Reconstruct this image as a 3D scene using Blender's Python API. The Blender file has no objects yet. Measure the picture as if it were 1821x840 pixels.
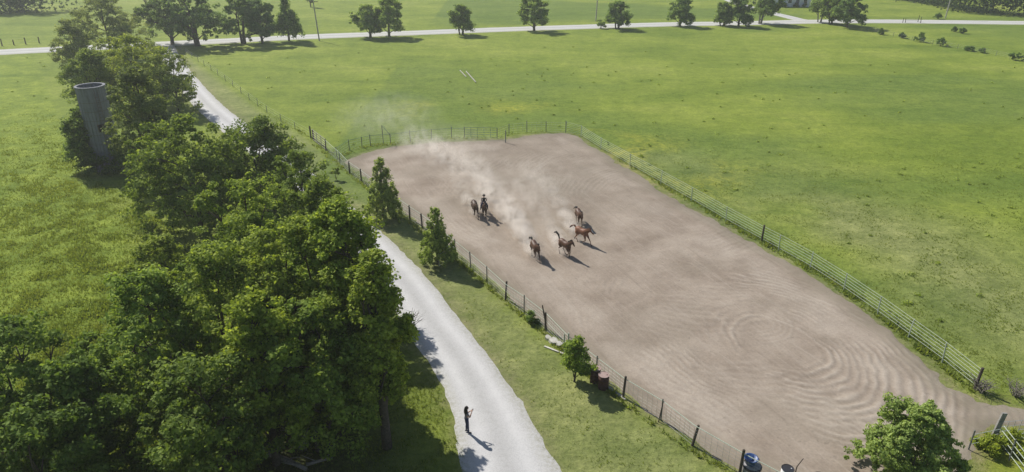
import bpy, bmesh, math, random
import numpy as np
from mathutils import Vector, Matrix

# ------------------------------------------------------------------ camera, sky, sun, exposure
SC = bpy.context.scene
COL = SC.collection
R = math.radians
CAM_H, PITCH, FPX, PW, PH = 24.4, 24.5, 1250.0, 1821.0, 840.0
cam_data = bpy.data.cameras.new('camera')
cam_data.sensor_fit = 'HORIZONTAL'
cam_data.sensor_width = 36.0
cam_data.lens = 36.0 * FPX / PW
cam_data.clip_end = 9000.0
cam = bpy.data.objects.new('camera', cam_data)
cam.location = (0, 0, CAM_H)
cam.rotation_euler = (R(90 - PITCH), 0, 0)
COL.objects.link(cam)
SC.camera = cam

SUN_EL = 42.0
SUN_AZ = math.atan2(-0.69, 0.72)          # measured from +Y towards +X
SUNV = Vector((math.sin(SUN_AZ) * math.cos(R(SUN_EL)), math.cos(SUN_AZ) * math.cos(R(SUN_EL)), math.sin(R(SUN_EL))))
world = bpy.data.worlds.new('World')
SC.world = world
world.use_nodes = True
wn = world.node_tree.nodes
wl = world.node_tree.links
bg = wn['Background']
sky = wn.new('ShaderNodeTexSky')
sky.sky_type = 'NISHITA'
sky.sun_disc = False
sky.sun_elevation = R(SUN_EL)
sky.sun_rotation = SUN_AZ
sky.altitude = 300
sky.air_density = 1.0
sky.dust_density = 1.2
wl.new(sky.outputs[0], bg.inputs[0])
bg.inputs[1].default_value = 0.072

sun_data = bpy.data.lights.new('sun', 'SUN')
sun_data.energy = 4.5
sun_data.angle = R(0.53)
sun_data.color = (1.0, 0.955, 0.88)
sun = bpy.data.objects.new('sun', sun_data)
sun.rotation_euler = (-SUNV).to_track_quat('-Z', 'Y').to_euler()
sun.location = SUNV * 200
COL.objects.link(sun)

SC.view_settings.view_transform = 'Standard'
SC.view_settings.look = 'None'
SC.view_settings.gamma = 1.0
SC.view_settings.use_curve_mapping = False
SC.view_settings.exposure = 0.4
SC.cycles.max_bounces = 8
SC.cycles.transparent_max_bounces = 64
SC.cycles.volume_bounces = 3
SC.cycles.volume_step_rate = 1.0
SC.cycles.use_denoising = True

# ------------------------------------------------------------------ geometry helpers
SP, CP = math.sin(R(PITCH)), math.cos(R(PITCH))


def gp(px, py, z=0.0):
    """Where the line of sight through a point of the photograph meets height z: survey of the real place."""
    u, v = (px - PW / 2) / FPX, (py - PH / 2) / FPX
    d = (u, CP - v * SP, -SP - v * CP)
    t = (z - CAM_H) / d[2]
    return (d[0] * t, d[1] * t)


def tall(base, topy):
    """Height of an upright thing standing at photo point base whose top shows at photo row topy."""
    x, y = gp(*base)
    k = (topy - PH / 2) / FPX
    # (Yc - h CP) / (Zc - h SP) = k
    Zc = y * CP + CAM_H * SP
    Yc = -y * SP + CAM_H * CP
    return (Yc - k * Zc) / (CP - k * SP)


def link(o, parent=None):
    COL.objects.link(o)
    if parent is not None:
        o.parent = parent
    return o


def tag(o, label=None, cat=None, group=None, kind=None):
    if label: o['label'] = label
    if cat: o['category'] = cat
    if group: o['group'] = group
    if kind: o['kind'] = kind
    return o


def empty(name, loc, rz=0.0):
    o = bpy.data.objects.new(name, None)
    o.empty_display_size = 0.3
    o.location = loc
    o.rotation_euler = (0, 0, rz)
    return link(o)


def np_mesh(name, V, F, mats=(), smooth=False, attr=None, cattr=None, midx=None):
    """V (n,3), F (m,k) all faces with k corners."""
    V = np.asarray(V, dtype=np.float32)
    F = np.asarray(F, dtype=np.int32)
    m = bpy.data.meshes.new(name)
    k = F.shape[1]
    m.vertices.add(len(V)); m.vertices.foreach_set('co', V.ravel())
    m.loops.add(F.size); m.loops.foreach_set('vertex_index', F.ravel())
    m.polygons.add(len(F))
    m.polygons.foreach_set('loop_start', np.arange(0, F.size, k, dtype=np.int32))
    m.polygons.foreach_set('loop_total', np.full(len(F), k, dtype=np.int32))
    if smooth:
        m.polygons.foreach_set('use_smooth', np.ones(len(F), dtype=bool))
    if midx is not None:
        m.polygons.foreach_set('material_index', np.asarray(midx, dtype=np.int32))
    for mm in mats: m.materials.append(mm)
    if attr:
        for an, (dom, arr) in attr.items():
            a = m.attributes.new(an, 'FLOAT', dom)
            a.data.foreach_set('value', np.asarray(arr, dtype=np.float32).ravel())
    if cattr:
        for an, (dom, arr) in cattr.items():
            a = m.attributes.new(an, 'FLOAT_COLOR', dom)
            a.data.foreach_set('color', np.asarray(arr, dtype=np.float32).ravel())
    m.update()
    m.validate()
    return m


class MB:
    """collects simple shapes into one mesh"""
    def __init__(s):
        s.v = []; s.f = []

    def box(s, c, size, rot=None):
        b = len(s.v)
        hx, hy, hz = size[0] / 2, size[1] / 2, size[2] / 2
        for dx, dy, dz in ((-1,-1,-1),(1,-1,-1),(1,1,-1),(-1,1,-1),(-1,-1,1),(1,-1,1),(1,1,1),(-1,1,1)):
            p = Vector((dx * hx, dy * hy, dz * hz))
            if rot is not None: p = rot @ p
            s.v.append((c[0] + p.x, c[1] + p.y, c[2] + p.z))
        for q in ((0,3,2,1),(4,5,6,7),(0,1,5,4),(1,2,6,5),(2,3,7,6),(3,0,4,7)):
            s.f.append(tuple(b + i for i in q))
        return s

    def tube(s, pts, rad, n=6, cap=True):
        """tapered tube along pts; rad: number, list, or list of (ra, rb) ellipses (ra sideways, rb up-ish)"""
        pts = [Vector(p) for p in pts]
        if not isinstance(rad, (list, tuple)): rad = [rad] * len(pts)
        b = len(s.v)
        up0 = None
        for i, p in enumerate(pts):
            t = (pts[min(i + 1, len(pts) - 1)] - pts[max(i - 1, 0)]).normalized()
            if up0 is None:
                up0 = Vector((0, 0, 1)) if abs(t.z) < 0.92 else Vector((1, 0, 0))
            sd = t.cross(up0)
            if sd.length < 1e-4: sd = t.orthogonal()
            sd.normalize(); up = sd.cross(t).normalized()
            r = rad[i]
            ra, rb = r if isinstance(r, (list, tuple)) else (r, r)
            for k in range(n):
                a = 2 * math.pi * k / n
                q = p + sd * (math.cos(a) * ra) + up * (math.sin(a) * rb)
                s.v.append(tuple(q))
        for i in range(len(pts) - 1):
            for k in range(n):
                a0 = b + i * n + k; a1 = b + i * n + (k + 1) % n
                s.f.append((a0, a1, a1 + n, a0 + n))
        if cap:
            s.f.append(tuple(b + k for k in range(n))[::-1])
            s.f.append(tuple(b + (len(pts) - 1) * n + k for k in range(n)))
        return s

    def ball(s, c, r, nu=10, nv=7):
        r = r if isinstance(r, (list, tuple)) else (r, r, r)
        b = len(s.v)
        s.v.append((c[0], c[1], c[2] + r[2]))
        for j in range(1, nv):
            th = math.pi * j / nv
            for k in range(nu):
                a = 2 * math.pi * k / nu
                s.v.append((c[0] + r[0] * math.sin(th) * math.cos(a), c[1] + r[1] * math.sin(th) * math.sin(a), c[2] + r[2] * math.cos(th)))
        e = len(s.v); s.v.append((c[0], c[1], c[2] - r[2]))
        for k in range(nu):
            s.f.append((b, b + 1 + k, b + 1 + (k + 1) % nu))
            for j in range(nv - 2):
                a0 = b + 1 + j * nu
                s.f.append((a0 + k, a0 + nu + k, a0 + nu + (k + 1) % nu, a0 + (k + 1) % nu))
            a0 = b + 1 + (nv - 2) * nu
            s.f.append((a0 + k, e, a0 + (k + 1) % nu))
        return s

    def lathe(s, prof, n=20, c=(0, 0, 0)):
        b = len(s.v)
        for r, z in prof:
            for k in range(n):
                a = 2 * math.pi * k / n
                s.v.append((c[0] + r * math.cos(a), c[1] + r * math.sin(a), c[2] + z))
        for i in range(len(prof) - 1):
            for k in range(n):
                a0 = b + i * n + k; a1 = b + i * n + (k + 1) % n
                s.f.append((a0, a1, a1 + n, a0 + n))
        s.f.append(tuple(b + k for k in range(n))[::-1])
        s.f.append(tuple(b + (len(prof) - 1) * n + k for k in range(n)))
        return s

    def mesh(s, name, mat=None, smooth=False):
        m = bpy.data.meshes.new(name)
        m.from_pydata(s.v, [], s.f)
        if mat: m.materials.append(mat)
        if smooth:
            for p in m.polygons: p.use_smooth = True
        m.update()
        return m

    def build(s, name, mat, parent=None, smooth=False, loc=None):
        o = bpy.data.objects.new(name, s.mesh(name, mat, smooth))
        if loc is not None: o.location = loc
        return link(o, parent)


def remeshed(mb, name, voxel, smooth_it=2):
    """one continuous skin over the shapes collected in mb"""
    o = bpy.data.objects.new('tmp', mb.mesh('tmp'))
    COL.objects.link(o)
    md = o.modifiers.new('r', 'REMESH'); md.mode = 'VOXEL'; md.voxel_size = voxel; md.use_smooth_shade = True
    sm = o.modifiers.new('s', 'SMOOTH'); sm.iterations = smooth_it; sm.factor = 0.5
    dg = bpy.context.evaluated_depsgraph_get()
    me = bpy.data.meshes.new_from_object(o.evaluated_get(dg))
    me.name = name
    bpy.data.objects.remove(o)
    return me


# value noise -------------------------------------------------------
def vnoise(x, y, scale, seed):
    g = np.random.RandomState(seed).rand(256, 256).astype(np.float32)
    X = np.asarray(x) / scale; Y = np.asarray(y) / scale
    xi = np.floor(X).astype(int); yi = np.floor(Y).astype(int)
    fx = X - xi; fy = Y - yi
    fx = fx * fx * (3 - 2 * fx); fy = fy * fy * (3 - 2 * fy)
    a = g[xi % 256, yi % 256]; b = g[(xi + 1) % 256, yi % 256]
    c = g[xi % 256, (yi + 1) % 256]; d = g[(xi + 1) % 256, (yi + 1) % 256]
    return (a * (1 - fx) + b * fx) * (1 - fy) + (c * (1 - fx) + d * fx) * fy


def fbm(x, y, scale, seed, octs=4):
    t = 0; amp = 0.5; n = 0
    for i in range(octs):
        t = t + amp * vnoise(x, y, scale / (2 ** i), seed + i * 17); n += amp; amp *= 0.5
    return t / n


def sstep(a, b, x):
    t = np.clip((x - a) / (b - a), 0, 1)
    return t * t * (3 - 2 * t)


def poly_dist(x, y, pts, closed=False):
    """distance to polyline, and arc position"""
    best = np.full(np.shape(x), 1e9); pos = np.zeros(np.shape(x)); acc = 0.0
    P = list(pts) + ([pts[0]] if closed else [])
    for (x0, y0), (x1, y1) in zip(P[:-1], P[1:]):
        dx, dy = x1 - x0, y1 - y0
        L2 = dx * dx + dy * dy
        t = np.clip(((x - x0) * dx + (y - y0) * dy) / L2, 0, 1)
        d = np.hypot(x - x0 - t * dx, y - y0 - t * dy)
        m = d < best
        best = np.where(m, d, best); pos = np.where(m, acc + t * math.sqrt(L2), pos)
        acc += math.sqrt(L2)
    return best, pos


def inside(x, y, poly):
    r = np.zeros(np.shape(x), dtype=bool)
    n = len(poly)
    for i in range(n):
        x0, y0 = poly[i]; x1, y1 = poly[(i + 1) % n]
        c = ((y0 > y) != (y1 > y)) & (x < (x1 - x0) * (y - y0) / (y1 - y0 + 1e-12) + x0)
        r ^= c
    return r


def smooth_line(pts, step=1.0):
    """Catmull-Rom through pts, resampled"""
    P = [Vector(p) for p in pts]
    P = [P[0] * 2 - P[1]] + P + [P[-1] * 2 - P[-2]]
    out = []
    for i in range(1, len(P) - 2):
        n = max(1, int((P[i + 1] - P[i]).length / step))
        for k in range(n):
            t = k / n
            a, b, c, d = P[i - 1], P[i], P[i + 1], P[i + 2]
            out.append(0.5 * ((2 * b) + (c - a) * t + (2 * a - 5 * b + 4 * c - d) * t * t + (3 * b - a - 3 * c + d) * t ** 3))
    out.append(P[-2])
    return [tuple(p) for p in out]


# ------------------------------------------------------------------ materials
class NT:
    def __init__(s, name, rough=0.9, spec=0.2):
        s.m = bpy.data.materials.new(name); s.m.use_nodes = True
        s.n = s.m.node_tree.nodes; s.l = s.m.node_tree.links
        s.b = s.n['Principled BSDF']
        s.b.inputs['Roughness'].default_value = rough
        s.b.inputs['Specular IOR Level'].default_value = spec

    def _in(s, sock, v):
        if hasattr(v, 'is_linked') or hasattr(v, 'links'): s.l.new(v, sock)
        elif isinstance(v, (tuple, list)) and len(v) == 3 and sock.type == 'RGBA': sock.default_value = (*v, 1)
        else: sock.default_value = v

    def pos(s):
        g = s.n.new('ShaderNodeNewGeometry'); return g.outputs['Position']

    def objco(s):
        g = s.n.new('ShaderNodeTexCoord'); return g.outputs['Object']

    def noise(s, co, scale, detail=4, rough=0.55, dist=0.0):
        t = s.n.new('ShaderNodeTexNoise'); s.l.new(co, t.inputs['Vector'])
        t.inputs['Scale'].default_value = scale; t.inputs['Detail'].default_value = detail
        t.inputs['Roughness'].default_value = rough; t.inputs['Distortion'].default_value = dist
        return t.outputs['Fac']

    def ramp(s, fac, stops):
        r = s.n.new('ShaderNodeValToRGB'); s.l.new(fac, r.inputs[0])
        e = r.color_ramp.elements
        while len(e) < len(stops): e.new(0.5)
        for el, (p, c) in zip(e, stops):
            el.position = p
            el.color = (c, c, c, 1) if not isinstance(c, (tuple, list)) else (*c, 1)
        return r.outputs[0]

    def mix(s, fac, a, b, mode='MIX'):
        x = s.n.new('ShaderNodeMix'); x.data_type = 'RGBA'; x.blend_type = mode
        s._in(x.inputs[0], fac); s._in(x.inputs[6], a); s._in(x.inputs[7], b)
        return x.outputs[2]

    def math(s, op, a, b=0.0):
        x = s.n.new('ShaderNodeMath'); x.operation = op
        s._in(x.inputs[0], a); s._in(x.inputs[1], b)
        return x.outputs[0]

    def attr(s, name):
        a = s.n.new('ShaderNodeAttribute'); a.attribute_name = name
        return a

    def sep(s, c):
        x = s.n.new('ShaderNodeSeparateColor'); s.l.new(c, x.inputs[0]); return x.outputs

    def bump(s, h, strength=0.4, dist=0.05):
        b = s.n.new('ShaderNodeBump'); s.l.new(h, b.inputs['Height'])
        b.inputs['Strength'].default_value = strength; b.inputs['Distance'].default_value = dist
        s.l.new(b.outputs[0], s.b.inputs['Normal'])

    def base(s, c):
        s._in(s.b.inputs['Base Color'], c); return s


def plain(name, c, rough=0.8, spec=0.3, var=0.25, scale=6.0, metallic=0.0):
    t = NT(name, rough, spec)
    f = t.noise(t.objco(), scale, 5, 0.6)
    lo = tuple(max(0, v * (1 - var)) for v in c); hi = tuple(min(1, v * (1 + var)) for v in c)
    t.base(t.ramp(f, [(0.3, lo), (0.7, hi)]))
    t.b.inputs['Metallic'].default_value = metallic
    return t.m


def leaf_mat(name, dark, mid, bright, trans=0.35):
    t = NT(name, 0.75, 0.12)
    v = t.attr('v').outputs['Fac']
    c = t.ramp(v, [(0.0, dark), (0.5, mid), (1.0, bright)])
    oi = t.n.new('ShaderNodeObjectInfo')
    c = t.mix(1.0, c, oi.outputs['Color'], 'MULTIPLY')
    t.base(c)
    tr = t.n.new('ShaderNodeBsdfTranslucent')
    tc = t.mix(1.0, c, (1.25, 1.2, 0.55), 'MULTIPLY')
    t.l.new(tc, tr.inputs[0])
    ms = t.n.new('ShaderNodeMixShader'); ms.inputs[0].default_value = trans
    out = t.n['Material Output']
    t.l.new(t.b.outputs[0], ms.inputs[1]); t.l.new(tr.outputs[0], ms.inputs[2])
    t.l.new(ms.outputs[0], out.inputs[0])
    return t.m


M = {}
M['leaf'] = leaf_mat('leaf', (0.066, 0.098, 0.024), (0.175, 0.243, 0.052), (0.355, 0.43, 0.112), 0.45)
M['bark'] = plain('bark', (0.085, 0.07, 0.058), 0.95, 0.1, 0.4, 9)
M['pale_bark'] = plain('pale_bark', (0.22, 0.20, 0.175), 0.95, 0.1, 0.35, 9)
M['wood_post'] = plain('wood_post', (0.075, 0.062, 0.052), 0.95, 0.1, 0.4, 7)
M['grey_wood'] = plain('grey_wood', (0.36, 0.34, 0.31), 0.9, 0.2, 0.3, 5)
M['steel_post'] = plain('steel_post', (0.13, 0.14, 0.13), 0.6, 0.4, 0.3, 9)
M['pale_pipe'] = plain('pale_pipe', (0.38, 0.43, 0.35), 0.55, 0.4, 0.18, 4)
M['green_pipe'] = plain('green_pipe', (0.10, 0.20, 0.14), 0.55, 0.4, 0.2, 4)
M['wire'] = plain('wire', (0.40, 0.41, 0.38), 0.5, 0.5, 0.2, 9)
M['old_wood'] = plain('old_wood', (0.25, 0.24, 0.225), 0.9, 0.2, 0.3, 5)

# ------------------------------------------------------------------ survey of the ground plan
ROAD = [gp(*p) for p in ((-260, 104), (-60, 96), (0, 93), (150, 85.5), (300, 78), (440, 71), (565, 65), (730, 59), (900, 52.5), (1050, 47.5), (1190, 43.5), (1330, 41.5), (1430, 39), (1560, 38.2), (1700, 39.5), (1821, 40.8), (1990, 42))]
DRIVE = [gp(*p) for p in ((950, 930), (906, 840), (878, 754), (861, 717), (835, 668), (814, 636), (785, 597), (759, 561), (732, 520), (706, 487), (680, 460), (645, 424), (598, 378), (553, 337), (510, 300), (440, 244), (379, 196), (345, 160), (315, 122), (299, 96), (293, 80))]
ROADL = smooth_line(ROAD, 2.0)
DRIVEL = smooth_line(DRIVE, 0.6)
ARENA = [gp(*p) for p in ((606, 288), (640, 276), (700, 261), (780, 253), (890, 248), (960, 239), (1000, 237), (1026, 243), (1062, 266), (1130, 308), (1200, 355), (1270, 392), (1340, 433), (1400, 468), (1500, 530), (1580, 590), (1640, 645), (1690, 688), (1735, 716), (1790, 722), (1860, 732), (1860, 765), (1790, 757), (1752, 770), (1740, 800), (1722, 860), (1720, 900), (1430, 905), (1390, 868), (1322, 838), (1250, 797), (1150, 733), (1060, 662), (1000, 604), (900, 522), (800, 438), (700, 362), (640, 305))]


def ground_masks(x, y):
    """how far from the gravel, the arena and the drive each point is"""
    dd, _ = poly_dist(x, y, DRIVEL[::3])
    dr, _ = poly_dist(x, y, ROADL[::2])
    da, _ = poly_dist(x, y, ARENA, True)
    ins = inside(x, y, ARENA)
    da = np.where(ins, -da, da)
    return dd, dr, da


# ------------------------------------------------------------------ ground: one sheet to the horizon
def axis(lo, hi, step, far):
    a = list(np.arange(lo, hi + 1e-6, step)); s = step
    while a[-1] < far: s *= 1.5; a.append(a[-1] + s)
    s = step
    while a[0] > -far: s *= 1.5; a.insert(0, a[0] - s)
    return np.array(a)


gx = axis(-110, 130, 0.9, 5000); gy = axis(10, 250, 0.9, 6000)
GX, GY = np.meshgrid(gx, gy, indexing='ij')
dd, dr, da = ground_masks(GX, GY)
fx = lambda pts: [gp(*p) for p in pts]
WIRE_LINE = fx(((330, 95), (395, 140), (470, 198), (540, 238), (600, 288)))
FENCE_L = fx(((557, 249), (600, 288), (643, 323), (729, 390), (810, 455), (899, 530), (970, 587), (1010, 629), (1108, 706), (1231, 793), (1315, 842), (1420, 900)))
verge_poly = fx(((300, 85), (330, 95), (470, 198), (557, 249), (643, 323), (729, 390), (899, 530), (1010, 629), (1108, 706), (1315, 842), (1420, 900), (900, 900), (700, 480), (500, 305), (345, 160)))
verge = inside(GX, GY, verge_poly)
dv, _ = poly_dist(GX, GY, verge_poly, True)
verge = np.where(verge, sstep(0, 1.2, dv), 0)
left_field = inside(GX, GY, fx(((-300, 110), (60, 100), (140, 300), (230, 420), (200, 560), (60, 620), (-300, 640)))) * 1.0
pl_, _ = poly_dist(GX, GY, fx(((800, 196), (880, 206), (990, 214), (1090, 262), (1190, 305))))
flowers = 0.75 * np.exp(-(pl_ / 7.0) ** 2) * sstep(0.4, 0.62, fbm(GX, GY, 9, 5)) + 0.6 * np.exp(-(poly_dist(GX, GY, fx(((1745, 780), (1830, 800))))[0] / 3.0) ** 2)
pg, _ = poly_dist(GX, GY, fx(((1250, 370), (1340, 415), (1420, 450), (1500, 505))))
lush = np.exp(-(pg / 2.2) ** 2) + 1.0 * sstep(0.48, 0.66, fbm(GX * 0.45, GY, 26, 11)) * (GX > -20) * (GY > 55)
pgr, _ = poly_dist(GX, GY, fx(((1150, 270), (1300, 310), (1600, 430), (1800, 560))))
dry = np.exp(-(pgr / 9.0) ** 2) * sstep(0.35, 0.6, fbm(GX, GY, 12, 21)) + verge * 1.0
wood_floor = inside(GX, GY, fx(((230, 330), (420, 300), (560, 400), (660, 560), (700, 700), (780, 900), (-200, 1000), (-200, 640), (150, 620), (210, 470)))) * 1.0
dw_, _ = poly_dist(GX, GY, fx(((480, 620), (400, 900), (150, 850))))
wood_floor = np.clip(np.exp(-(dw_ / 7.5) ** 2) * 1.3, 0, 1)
soil = np.exp(-(np.clip(da, 0, 9) / 0.55) ** 2) * 0.8 + np.exp(-(np.clip(dd - 1.9, 0, 9) / 0.5) ** 2) * 0.55
V = np.stack([GX, GY, np.zeros_like(GX)], -1).reshape(-1, 3)
nx, ny = GX.shape
ii = (np.arange(nx - 1)[:, None] * ny + np.arange(ny - 1)[None, :]).ravel()
F = np.stack([ii, ii + ny, ii + ny + 1, ii + 1], -1)
colr = np.stack([np.clip(flowers, 0, 1), np.clip(dry, 0, 1), np.clip(lush, 0, 1), np.ones_like(GX)], -1).reshape(-1, 4)
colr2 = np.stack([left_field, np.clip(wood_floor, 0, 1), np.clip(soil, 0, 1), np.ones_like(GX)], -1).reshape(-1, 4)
t = NT('pasture', 0.95, 0.12)
P = t.pos()
k1 = t.sep(t.attr('tint').outputs['Color']); k2 = t.sep(t.attr('zone').outputs['Color'])
n_big = t.noise(P, 0.045, 5, 0.6); n_mid = t.noise(P, 0.35, 5, 0.65); n_fine = t.noise(P, 3.2, 6, 0.75); n_far = t.noise(P, 1.1, 4, 0.7, 0.6)
c = t.ramp(n_big, [(0.32, (0.130, 0.182, 0.024)), (0.52, (0.186, 0.236, 0.036)), (0.7, (0.235, 0.272, 0.056))])
c = t.mix(k2[0], c, t.ramp(n_mid, [(0.3, (0.135, 0.195, 0.022)), (0.7, (0.210, 0.262, 0.036))]))
c = t.mix(t.math('MULTIPLY', k1[1], 0.8), c, t.ramp(n_mid, [(0.3, (0.165, 0.188, 0.072)), (0.7, (0.235, 0.25, 0.11))]))
c = t.mix(t.math('MULTIPLY', k1[2], 0.75), c, (0.105, 0.160, 0.030))
c = t.mix(t.math('MULTIPLY', k1[0], t.ramp(n_far, [(0.4, 0.15), (0.6, 0.85)])), c, (0.34, 0.32, 0.04))
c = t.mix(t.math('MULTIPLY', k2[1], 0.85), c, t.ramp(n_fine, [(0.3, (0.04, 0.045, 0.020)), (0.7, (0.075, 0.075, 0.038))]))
c = t.mix(t.math('MULTIPLY', k2[2], t.ramp(n_far, [(0.35, 0.2), (0.6, 1.0)])), c, (0.20, 0.17, 0.12))
c = t.mix(0.75, c, t.ramp(n_fine, [(0.25, (0.45, 0.48, 0.42)), (0.5, (1, 1, 1)), (0.75, (1.4, 1.35, 1.25))]), 'MULTIPLY')
c = t.mix(0.6, c, t.ramp(n_mid, [(0.3, (0.72, 0.76, 0.7)), (0.7, (1.2, 1.18, 1.1))]), 'MULTIPLY')
c = t.mix(0.8, c, t.ramp(n_far, [(0.30, (0.70, 0.76, 0.64)), (0.5, (1, 1, 1)), (0.70, (1.26, 1.22, 1.26))]), 'MULTIPLY')
mpp = t.n.new('ShaderNodeMapping'); t.l.new(P, mpp.inputs[0]); mpp.inputs['Scale'].default_value = (0.05, 0.13, 1); mpp.inputs['Rotation'].default_value = (0, 0, 0.25)
n_band = t.noise(mpp.outputs[0], 1.0, 6, 0.68, 0.9)
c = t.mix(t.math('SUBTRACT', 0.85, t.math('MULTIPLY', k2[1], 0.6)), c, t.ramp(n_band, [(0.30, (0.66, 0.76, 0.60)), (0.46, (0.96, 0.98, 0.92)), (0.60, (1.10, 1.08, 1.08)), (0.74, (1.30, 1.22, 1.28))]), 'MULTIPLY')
t.base(c)
t.bump(n_fine, 0.9, 0.12)
M['pasture'] = t.m
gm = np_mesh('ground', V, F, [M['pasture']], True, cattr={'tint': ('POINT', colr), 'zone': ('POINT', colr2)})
tag(link(bpy.data.objects.new('ground', gm)), 'green pasture grass covering the whole farm', kind='structure')


# ------------------------------------------------------------------ gravel road and driveway
def ribbon(name, line, half, mat, seed, top=0.05, across=15, label=None):
    L = [Vector((p[0], p[1])) for p in line]
    V = []; U = []; acc = 0.0
    for i, p in enumerate(L):
        tt = (L[min(i + 1, len(L) - 1)] - L[max(i - 1, 0)]).normalized()
        nrm = Vector((tt.y, -tt.x))
        if i: acc += (p - L[i - 1]).length
        h = half(i / (len(L) - 1))
        for k in range(across):
            u = -1.35 + 2.7 * k / (across - 1)
            q = p + nrm * (u * h)
            V.append((q.x, q.y)); U.append((u, acc))
    V = np.array(V); U = np.array(U)
    e = np.abs(U[:, 0]) + (fbm(V[:, 0], V[:, 1], 0.5, seed) - 0.5) * 0.2
    z = top * (1 - sstep(0.72, 1.12, e)) - top * 0.45 * sstep(0.9, 1.3, e) * 1.0
    z = z - 0.02 * np.exp(-((np.abs(U[:, 0]) - 0.45) / 0.17) ** 2) + 0.012 * (fbm(V[:, 0], V[:, 1], 0.8, seed + 3) - 0.5)
    z = np.where(e > 1.12, -0.04, z)
    n = len(L); ii = (np.arange(n - 1)[:, None] * across + np.arange(across - 1)[None, :]).ravel()
    F = np.stack([ii, ii + 1, ii + across + 1, ii + across], -1)[:, ::-1]
    m = np_mesh(name, np.column_stack([V, z]), F, [mat], True, attr={'u': ('POINT', U[:, 0])})
    return tag(link(bpy.data.objects.new(name, m)), label, kind='structure')


def gravel(name, a, b):
    t = NT(name, 0.95, 0.15)
    P = t.pos()
    f = t.noise(P, 14, 5, 0.75); g = t.noise(P, 0.7, 4, 0.6); s = t.noise(P, 5.0, 4, 0.7)
    c = t.mix(g, a, b)
    c = t.mix(0.8, c, t.ramp(f, [(0.3, (0.66, 0.66, 0.67)), (0.5, (1, 1, 1)), (0.72, (1.12, 1.12, 1.1))]), 'MULTIPLY')
    u = t.math('ABSOLUTE', t.attr('u').outputs['Fac'])
    edge = t.math('MULTIPLY', t.ramp(u, [(0.62, 0.0), (0.98, 1.0)]), t.ramp(s, [(0.38, 0.1), (0.62, 1.0)]))
    c = t.mix(t.math('MULTIPLY', edge, 0.6), c, (0.26, 0.25, 0.17))
    mid = t.math('MULTIPLY', t.ramp(u, [(0.0, 1.0), (0.28, 0.0)]), t.ramp(s, [(0.45, 0.0), (0.7, 0.6)]))
    c = t.mix(mid, c, (0.33, 0.32, 0.30))
    rut = t.math('MULTIPLY', t.ramp(u, [(0.28, 0.0), (0.42, 1.0), (0.50, 1.0), (0.66, 0.0)]), t.ramp(g, [(0.3, 0.35), (0.7, 0.9)]))
    c = t.mix(t.math('MULTIPLY', rut, 0.55), c, tuple(v * 1.12 for v in b))
    loose = t.math('MULTIPLY', t.ramp(u, [(0.0, 1.0), (0.3, 0.0)]), 0.35)
    c = t.mix(loose, c, tuple(v * 0.72 for v in a))
    t.base(c); t.bump(f, 0.6, 0.03)
    return t.m


M['gravel'] = gravel('gravel', (0.44, 0.435, 0.43), (0.52, 0.515, 0.51))
M['road_gravel'] = gravel('road_gravel', (0.42, 0.42, 0.40), (0.50, 0.50, 0.48))
ribbon('country_road', ROADL, lambda s: 3.4, M['road_gravel'], 3, 0.08, label='pale gravel country road crossing behind the pasture')
ribbon('driveway', DRIVEL, lambda s: 1.72 + 0.75 * max(0.0, 1 - s / 0.07), M['gravel'], 8, 0.06, 25, label='white gravel driveway curving past the trees')
TRACK = smooth_line([gp(*p) for p in ((1440, 38.5), (1418, 34.5), (1400, 30), (1375, 24), (1330, 12), (1300, 2), (1270, -12))], 2.0)
ribbon('farm_track', TRACK, lambda s: 1.9 - 0.6 * s, M['road_gravel'], 13, 0.07, label='pale gravel track leaving the far road uphill')

# ------------------------------------------------------------------ arena dirt, harrowed
res = 0.11
AX = np.array(ARENA)
xs = np.arange(AX[:, 0].min() - 1, AX[:, 0].max() + 1, res); ys = np.arange(AX[:, 1].min() - 1, AX[:, 1].max() + 1, res)
X, Y = np.meshgrid(xs, ys, indexing='ij')
d, _ = poly_dist(X, Y, ARENA, True)
ins = inside(X, Y, ARENA)
sd = np.where(ins, d, -d) + (fbm(X, Y, 2.2, 31) - 0.5) * 1.1 + (fbm(X, Y, 0.6, 37) - 0.5) * 0.4
Z = -0.05 + 0.075 * sstep(-0.35, 0.35, sd)
cx, cy = gp(1385, 612)
wob = (fbm(X, Y, 3.0, 41) - 0.5) * 1.3 + (fbm(X, Y, 0.9, 42) - 0.5) * 0.16
rx, ry = X - cx, Y - cy
ang = np.arctan2(ry, rx)
_u = np.array(gp(1500, 517)) - np.array(gp(1068, 266)); _u = _u / np.hypot(*_u)
rr = np.hypot((rx * _u[0] + ry * _u[1]) * 0.74, -rx * _u[1] + ry * _u[0]) + wob * 0.8
ring = (0.5 + 0.5 * np.sin(2 * np.pi * rr / 0.42)) * sstep(1.9, 2.6, rr) * (1 - 0.45 * sstep(7.3, 8.8, rr)) * (1 - sstep(10.5, 13.0, rr)) * (0.15 + 0.85 * sstep(0.38, 0.6, fbm(X, Y, 3.5, 43) + 0.16 * np.cos(ang + 0.9))) * (0.6 + 0.4 * sstep(0.38, 0.56, fbm(X, Y, 1.1, 44)))
c2x, c2y = gp(1345, 575)
r2 = np.hypot((X - c2x), (Y - c2y)) + wob * 0.6
ring2 = (0.5 + 0.5 * np.sin(2 * np.pi * r2 / 0.38)) * sstep(0.8, 1.2, r2) * (1 - sstep(2.4, 3.0, r2)) * sstep(-0.3, 0.6, np.cos(np.arctan2(Y - c2y, X - c2x) + 0.5))
dl, _ = poly_dist(X, Y, FENCE_L)
dl = dl + (fbm(X, Y, 7.0, 47) - 0.5) * 3.0
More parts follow.
